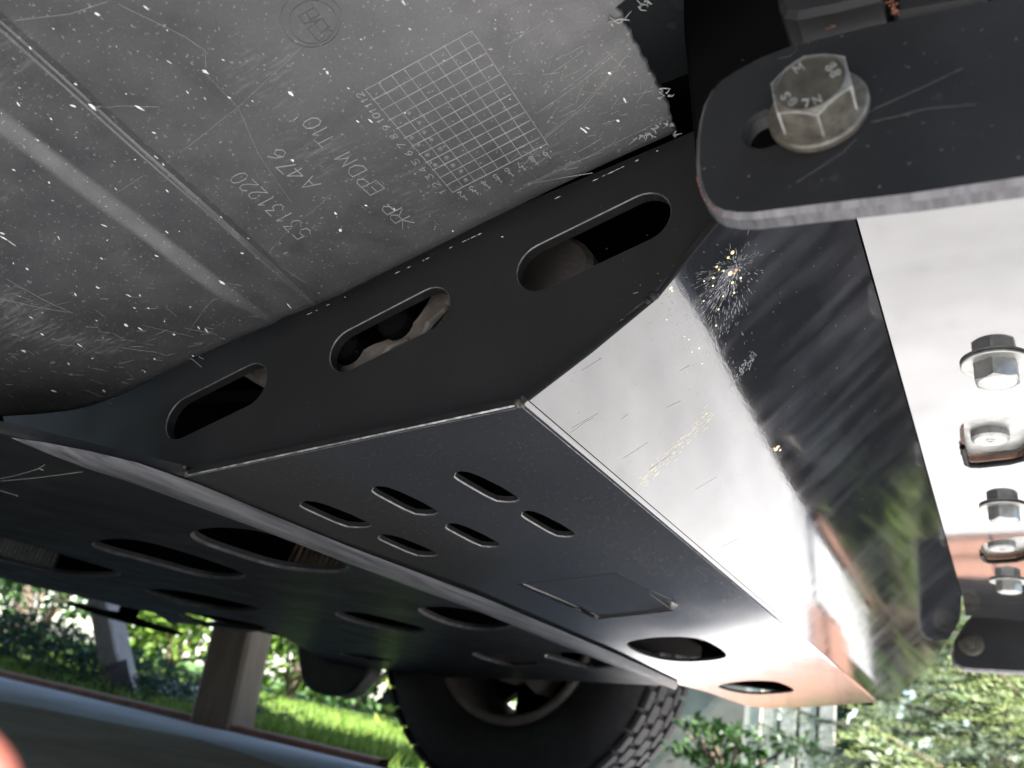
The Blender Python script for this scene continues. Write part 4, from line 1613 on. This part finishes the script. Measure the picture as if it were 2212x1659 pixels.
# --- bolted bracket at upper right
YB = .205
FB = Frame(Vector((0, YB, .4)), Vector((1, 0, 0)), nS)
br_out = [(1502, 300), (1501, 353), (1504, 385), (1511, 413), (1521, 434), (1536, 452), (1557, 463), (1590, 468), (1627, 468), (1757, 452), (1974, 427), (2211, 393), (2420, 362), (2420, -80), (2107, 0), (1874, 50), (1707, 92), (1640, 118), (1587, 147), (1555, 168), (1534, 190), (1518, 220), (1508, 258)]
bsl = FB.pxs([(1654, 278), (1782, 236)])
cb = FB.w(*FB.px((1769, 247)))
br = plate('bolted_bracket', FB, FB.pxs(br_out), [capsule(bsl[0], bsl[1], px_len(cb, 46), 14)], .0068, M['bracket'], None, ch=.0012, ch_out=.0016, edge_mat=M['bracket_edge'], hole_mat=M['bracket'], wall_mat=M['bracket_wall'])
br.data.materials[4] = M['dark_edge']
part(br, car, 'black bracket plate with a pale cut lower edge and one large bolt')
afb = px_len(cb, 148)
wrb = px_len(cb, 104)
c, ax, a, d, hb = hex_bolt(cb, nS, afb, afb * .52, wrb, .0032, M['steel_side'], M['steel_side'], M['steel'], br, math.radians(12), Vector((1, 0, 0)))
mb = MB()
Rb = afb / math.sqrt(3)
zt = .0032 + afb * .52 - (Rb - afb * .47) * .62
zf = .0032 + afb * .52 - (afb / 2 - afb * .47) * .62
for k in range(6):
    q = math.radians(12 + 30 + 60 * k)
    rd = a * math.cos(q) + d * math.sin(q)
    q2 = math.radians(12 + 60 * k)
    rf = a * math.cos(q2) + d * math.sin(q2)
    q3 = math.radians(12 + 60 + 60 * k)
    rf3 = a * math.cos(q3) + d * math.sin(q3)
    mb.ridge([cb + ax * .0034 + rd * Rb, cb + ax * zt + rd * Rb], rd, .0006, .0002)
    for r_ in (rf, rf3):
        mb.ridge([cb + ax * zt + rd * Rb, cb + ax * (zt * .3 + zf * .7) + (rd * Rb * .5 + r_ * afb / 2 * .5), cb + ax * zf + r_ * afb / 2], (r_ + ax).normalized(), .0005, .00015)
part(mb.build('worn_edges', M['chip_dim']), br)
# raised head markings
mb = MB()
FT = Frame(cb + nS * (hb - .0002), Vector((1, 0, 0)), nS)


def rmark(s, ang0, step, rad, size):
    for i, ch in enumerate(s):
        q = math.radians(ang0 + step * i)
        cc = Vector((math.cos(q), math.sin(q))) * rad
        upv = cc.normalized()
        rt = Vector((upv.y, -upv.x))
        for st in GL[ch]:
            mb.ridge([FT.w(*(cc + rt * (x - .5) * size * .75 + upv * (y - .5) * size)) for x, y in st], nS, .00055, .0003)


sg = 1 if FT.px((1755, 150))[1] > FT.px((1755, 250))[1] else -1
if sg > 0:
    rmark('88', 38, -26, afb * .345, afb * .13)
    rmark('M', 118, 0, afb * .36, afb * .14)
    rmark('SGLN', 205, 28, afb * .355, afb * .12)
else:
    rmark('88', -38, 26, afb * .345, afb * .13)
    rmark('M', -118, 0, afb * .36, afb * .14)
    rmark('SGLN', -205, -28, afb * .355, afb * .12)
part(mb.build('head_marking', M['chip_dim']), br)
mb = MB()
for i in range(70):
    x, y = random.uniform(1520, 2212), random.uniform(60, 440)
    if y < 118 - (x - 1640) * .24 or y > 455 - (x - 1740) * .13 or (x - 1769) ** 2 + (y - 230) ** 2 < 120 ** 2 or (x < 1720 and 225 < y < 330):
        continue
    c = FB.w(*FB.px((x, y)))
    mb.fleck(c, Vector((1, 0, random.uniform(.1, .9))), nS, random.uniform(.0002, .0010), random.uniform(.0001, .0003), .0001)
part(mb.build('dust_flecks', M['chip_dim']), br, None, 'stuff')
mb = MB()
for st in ([(1872, 243), (1980, 195), (2080, 147)], [(1880, 265), (2000, 235), (2110, 225)], [(1680, 127), (1705, 122), (1722, 108), (1720, 95)], [(1720, 395), (1820, 330), (1850, 300)]):
    mb.ridge([FB.w(*FB.px(p)) for p in st], nS, .00009, .00003)
part(mb.build('scratches', M['chip_dim']), br, None, 'stuff')
mb = MB()
for i in range(44):
    t = random.random()
    p = br_out[2:8][int(t * 5)]
    q = br_out[2:8][int(t * 5) + 1]
    k = random.random()
    c = FB.w(*FB.px((p[0] + (q[0] - p[0]) * k + 2, p[1] + (q[1] - p[1]) * k - 1.5)), h=.0001)
    mb.fleck(c, Vector((random.uniform(-1, 1), 0, random.uniform(-1, 1))), nS, random.uniform(.0004, .0010), random.uniform(.0002, .0005), .0002)
part(mb.build('rust_flakes', M['rust']), br, None, 'stuff')

# frame horn and rusty lug above the bracket
def block(name, pxs, y, depth, mat, ch=.002):
    f = Frame(Vector((0, y, .4)), Vector((1, 0, 0)), nS)
    return part(plate(name, f, f.pxs(pxs), [], depth, mat, None, ch_out=ch))


block('frame_horn', [(1672, -60), (1680, 10), (1692, 30), (1720, 34), (1800, 18), (1905, -8), (1905, -70)], .200, .06, M['bracket'])
block('frame_lug', [(1925, -40), (1930, 30), (1938, 34), (2130, 0), (2130, -60)], .207, .03, M['bracket'])
mb = MB()
for i in range(60):
    x, y = random.choice(((1926, 10), (1934, 26), (1790, 55), (1800, 48), (1745, 45)))
    c = on_plane((x + random.gauss(0, 5), y + random.gauss(0, 6)), Vector((0, .2068, 0)), nS)
    mb.fleck(c, Vector((random.uniform(-1, 1), 0, random.uniform(-1, 1))), nS, random.uniform(.0004, .0016), random.uniform(.0003, .0008), .0004)
part(mb.build('rust_flakes', M['rust']), car, None, 'stuff')
block('bay_backing_sheet', [(1200, -300), (1200, 330), (1480, 420), (1900, 300), (2500, 200), (2500, -300)], .42, .01, M['void'])  # added black sheets behind the gaps, painting the engine bay's shade
block('bracket_backing_sheet', [(1470, -200), (1475, 60), (1500, 330), (1560, 440), (1900, 400), (2500, 330), (2500, -200)], .262, .012, M['void'])

# --- engine parts behind the side plate
def casting(name, pxs, y, depth, mat, holes=()):
    f = Frame(Vector((0, y, .4)), Vector((1, 0, 0)), nS)
    return part(plate(name, f, smooth_loop(f.pxs(pxs), 2), [smooth_loop(f.pxs(h), 2) for h in holes], depth, mat, None, ch=.003, ch_out=.003))


casting('gearbox_casting', [(690, 790), (720, 815), (860, 800), (1010, 710), (1010, 590), (935, 612), (915, 655), (890, 690), (850, 722), (805, 735), (775, 752), (735, 768)], .312, .05, M['cast'])
casting('engine_mount', [(500, 800), (600, 850), (640, 800), (560, 740), (520, 770)], .318, .03, M['cast'])
casting('control_arm', [(1090, 640), (1140, 650), (1240, 620), (1290, 560), (1240, 500), (1150, 520)], .325, .03, M['cast_dark'])
mb = MB()
for p in ((848, 690), (742, 745)):
    c = on_plane(p, Vector((0, .306, 0)), nS)
    mb.lathe([(0, .004), (.007, .004), (.010, 0), (.010, -.01)], c, nS, 20)
part(mb.build('casting_boss', M['void']))
mb = MB()
for p, q in (((905, 745), (965, 665)), ((820, 780), (880, 735))):
    a, b = on_plane(p, Vector((0, .309, 0)), nS), on_plane(q, Vector((0, .311, 0)), nS)
    mb = MB()
    mb.tube([a, (a + b) / 2 + Vector((0, -.003, 0)), b], [.0022, .0026, .0018], 8)
    part(mb.build('casting_rib', M['cast']))
# added black sheets over and behind the pan, keeping daylight out of its holes
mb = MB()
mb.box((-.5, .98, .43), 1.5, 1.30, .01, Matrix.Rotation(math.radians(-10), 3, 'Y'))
part(mb.build('daylight_cover', M['void']))
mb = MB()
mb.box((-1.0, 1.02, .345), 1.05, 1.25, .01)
part(mb.build('rear_daylight_cover', M['void']))
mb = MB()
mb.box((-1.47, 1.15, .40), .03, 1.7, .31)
part(mb.build('rear_daylight_screen', M['void']))
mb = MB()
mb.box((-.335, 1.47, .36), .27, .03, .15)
part(mb.build('daylight_screen', M['void']))

# --- far bracket beyond the flange
YF = FC.w(*FC.px((2071, 1293))).y + .16
FB2 = Frame(Vector((0, YF, .4)), Vector((1, 0, 0)), nS)
br2 = plate('far_bracket', FB2, FB2.pxs([(2055, 1420), (2062, 1436), (2080, 1446), (2110, 1449), (2230, 1455), (2330, 1460), (2330, 1320), (2200, 1325), (2110, 1318), (2085, 1345), (2060, 1385)]), [],
            .02, M['bracket'], None, ch_out=.003, edge_mat=M['bracket_edge'])
part(br2, car, 'dark far bracket with a small round bolt')
c = FB2.w(*FB2.px((2098, 1391)))
mb = MB()
r = px_len(c, 25)
mb.lathe([(0, r * .5), (r * .35, r * .5), (r * .4, r * .2), (r * .7, r * .2), (r * .75, r * .1), (r, .0), (r, -.002)], c, nS, 28)
part(mb.build('bolt_head', M['steel']), br2)

# --- far front wheel
def wheel_geom():
    # depth at which the tyre of 340 px radius just stands on the ground
    lo, hi = 1.0, 3.0
    for _ in range(50):
        m = (lo + hi) / 2
        c = at_depth((1106, 1361), m)
        if c.z > 340 * m / PF:
            lo = m
        else:
            hi = m
    return at_depth((1106, 1361), lo), 340 * lo / PF


WC, WR = wheel_geom()
WW = .22
wheel = empty('wheel', WC)
wheel.parent = car
wheel.matrix_parent_inverse = Matrix.Translation(CAR0).inverted()
wheel.location = WC
wheel['label'] = 'far front wheel with block tread'
RR = WR * 193 / 340
mb = MB()
mb.lathe([(RR * .98, .012), (RR * 1.05, -.004), (RR * 1.25, -.016), (WR * .80, -.018), (WR * .91, -.006), (WR * .955, .012), (WR * .965, .03), (WR * .965, WW - .03), (WR * .955, WW - .012), (WR * .91, WW + .006), (WR * .80, WW + .018), (RR * 1.05, WW), (RR * .98, WW - .012)], (0, 0, 0), (0, 1, 0), 96)
mb.build('tyre', M['rubber'], wheel, True)
mb = MB()
mb.lathe([(RR, .010), (RR * .99, -.004), (RR * .90, -.002), (RR * .885, .012), (RR * .86, .03), (RR * .85, WW * .8), (RR * .95, WW), (RR, WW - .005)], (0, 0, 0), (0, 1, 0), 72)
mb.build('rim', M['rim'], wheel, True)
mb = MB()
mb.lathe([(0, WW * .60), (RR * .30, WW * .60), (RR * .33, WW * .75), (RR * .33, WW * .9), (0, WW * .9)], (0, 0, 0), (0, 1, 0), 40)
for k in range(7):
    q = k * 2 * math.pi / 7 + .25
    d = Vector((math.cos(q), 0, math.sin(q)))
    t = Vector((-math.sin(q), 0, math.cos(q)))
    mb.box(d * RR * .58 + Vector((0, WW * .82, 0)), RR * .62, RR * .56, .03, Matrix((d, t, Vector((0, 1, 0)))).transposed())
mb.build('spokes', M['void'], wheel)
mb = MB()
mb.lathe([(0, -.05), (RR * .2, -.05), (RR * .24, .0), (RR * .55, .02), (RR * .55, .05), (RR * .2, .06)], (0, 0, 0), (0, 1, 0), 40)
mb.build('brake_disc', M['rim'], wheel)
mb = MB()
mb.box((RR * .30, .035, -RR * .42), RR * .42, .07, RR * .22, Matrix.Rotation(.5, 3, 'Y'))
mb.build('brake_caliper', M['rim'], wheel)
blk = None
NB = 44
for row, (yy, wy, sk) in enumerate(((.020, .034, 0), (.068, .046, .5), (.116, .046, 0), (.158, .030, .5), (.200, .034, 0))):
    me = None
    for k in range(NB):
        q = (k + sk) * 2 * math.pi / NB
        if me is None:
            mb = MB()
            lw = 2 * math.pi * WR / NB * .84
            mb.add([(-lw / 2 + .004 * (row % 2), -wy / 2, 0), (lw / 2, -wy / 2 + .004, 0), (lw / 2 - .004 * (row % 2), wy / 2, 0), (-lw / 2, wy / 2 - .004, 0),
                    (-lw / 2 + .003, -wy / 2 + .002, .009), (lw / 2 - .002, -wy / 2 + .005, .009), (lw / 2 - .004, wy / 2 - .002, .009), (-lw / 2 + .002, wy / 2 - .005, .009)],
                   [(4, 5, 6, 7), (0, 1, 5, 4), (1, 2, 6, 5), (2, 3, 7, 6), (3, 0, 4, 7)])
            o = mb.build('tread_block', M['tread'], wheel)
            me = o.data
        else:
            o = bpy.data.objects.new('tread_block', me)
            COL.objects.link(o)
            o.parent = wheel
        d = Vector((math.cos(q), 0, math.sin(q)))
        o.matrix_basis = Matrix.Translation(d * (WR * .962) + Vector((0, yy, 0))) @ Matrix((Vector((-d.z, 0, d.x)), Vector((0, 1, 0)), d)).transposed().to_4x4()

# --- hanging bits at the back: mud flap, spring plate
FMf = Frame(Vector((0, 1.62, .3)), Vector((1, 0, 0)), nS)
part(plate('mud_flap', FMf, smooth_loop(FMf.pxs([(640, 1330), (641, 1420), (650, 1474), (672, 1494), (705, 1502), (745, 1502), (770, 1484), (805, 1436), (810, 1330)]), 2), [], .05, M['rubber'], None, ch_out=.006))
c = at_depth((272, 1336), 1.9)
mb = MB()
axd = Vector((.10, 0, 1)).normalized()
mb.lathe([(.030, .11), (.030, .055), (.022, .045), (.022, .01), (.055, .004), (.13, .0015), (.131, -.002), (.05, -.004), (0, -.005)], c, axd, 48)
part(mb.build('spring_plate', M['void'], None, True))

# --- body shell above, to keep sky out of the engine bay and cast the vehicle's shade
def hull(name, secs, mat):
    """closed loft of cross-sections (x, y0, y1, z0, z1) with rounded shoulders"""
    mb = MB()
    n = 0
    for (x, y0, y1, z0, z1) in secs:
        r = min(.12, (z1 - z0) * .3)
        pts = [(y0, z0), (y1, z0), (y1, z1 - r), (y1 - r * .3, z1 - r * .3), (y1 - r, z1), (y0 + r, z1), (y0 + r * .3, z1 - r * .3), (y0, z1 - r)]
        n = len(pts)
        mb.v += [Vector((x, y, z)) for y, z in pts]
    for i in range(len(secs) - 1):
        for k in range(n):
            mb.f.append((i * n + k, i * n + (k + 1) % n, (i + 1) * n + (k + 1) % n, (i + 1) * n + k))
    mb.f.append(tuple(range(n)))
    mb.f.append(tuple(reversed(range((len(secs) - 1) * n, len(secs) * n))))
    return mb.build(name, mat)


ym = (WC.y + WW + .05)
part(hull('body_shell', [(.16, .10, ym - .12, .62, .80), (.10, .03, ym - .05, .56, .95), (-.5, -.02, ym, .56, 1.10), (-1.2, -.02, ym, .56, 1.16), (-1.75, .06, ym - .08, .56, 1.75), (-3.4, .06, ym - .08, .56, 1.78), (-4.1, .04, ym - .06, .56, 1.70)], M['body']))
part(hull('front_bumper', [(-.06, .02, ym - .04, .50, .70), (.06, .03, ym - .05, .47, .70), (.17, .08, ym - .1, .50, .68)], M['body']))

# --- the photographer's hand, one fingertip reaching in front of the lens at lower left
def hand():
    bm_v, bm_e, bm_r = [], [], []

    def chain(pts, rs, start=None):
        prev = start
        for p, r in zip(pts, rs):
            bm_v.append(p)
            bm_r.append(r)
            if prev is not None:
                bm_e.append((prev, len(bm_v) - 1))
            prev = len(bm_v) - 1
        return prev
    # local frame: +x along the fingers, +y to the thumb side, +z back of the hand
    wrist = chain([(-.16, 0, 0), (-.10, 0, 0), (-.045, .002, 0)], [.027, .026, .030])
    for (yb, base, ls, rad, bend) in ((.030, .038, (.042, .026, .021), .0085, .25), (.010, .042, (.046, .029, .022), .0088, .45), (-.011, .038, (.043, .027, .021), .0083, .55), (-.030, .028, (.034, .021, .018), .0072, .65)):
        pts = [(0, yb * .8, 0), (base, yb, 0)]
        rs = [.013, .0105]
        x, z, a = base, 0.0, 0.0
        for k, l in enumerate(ls):
            a += bend * (.6, 1, .8)[k]
            x += l * math.cos(a)
            z -= l * math.sin(a)
            pts.append((x, yb * 1.08, z))
            rs.append(rad * (1 - .07 * k))
        chain(pts, rs, wrist)
    chain([(-.02, .032, -.008), (.008, .052, -.016), (.034, .064, -.024), (.055, .068, -.030)], [.014, .012, .0105, .0085], wrist)
    me = bpy.data.meshes.new('hand')
    me.from_pydata(bm_v, bm_e, [])
    o = bpy.data.objects.new('hand', me)
    COL.objects.link(o)
    sk = o.modifiers.new('skin', 'SKIN')
    sk.use_smooth_shade = True
    for v, r in zip(me.skin_vertices[0].data, bm_r):
        v.radius = (r, r)
    me.skin_vertices[0].data[2].use_root = True
    sb = o.modifiers.new('sub', 'SUBSURF')
    sb.levels = sb.render_levels = 2
    me.materials.append(M['skin'])
    return o, Vector(bm_v[7])


M['skin'] = surf('skin', (.24, .07, .05), (.30, .095, .07), sc=40, ro=(.45, .6), bump=.1, bsc=900, bdist=.0003)
hd, tip = hand()
tgt = at_depth((28, 1650), .046)
fx = (ROT @ Vector((.62, .45, -.30))).normalized()
fz = (ROT @ Vector((0, .25, 1.0)))
fz = (fz - fx * fz.dot(fx)).normalized()
fy = fz.cross(fx)
Mh = Matrix((fx, fy, fz)).transposed()
hd.matrix_world = Matrix.Translation(tgt - Mh @ tip) @ Mh.to_4x4()
tag(hd, 'blurred pink fingertip of the photographer at the lower left corner', 'hand')
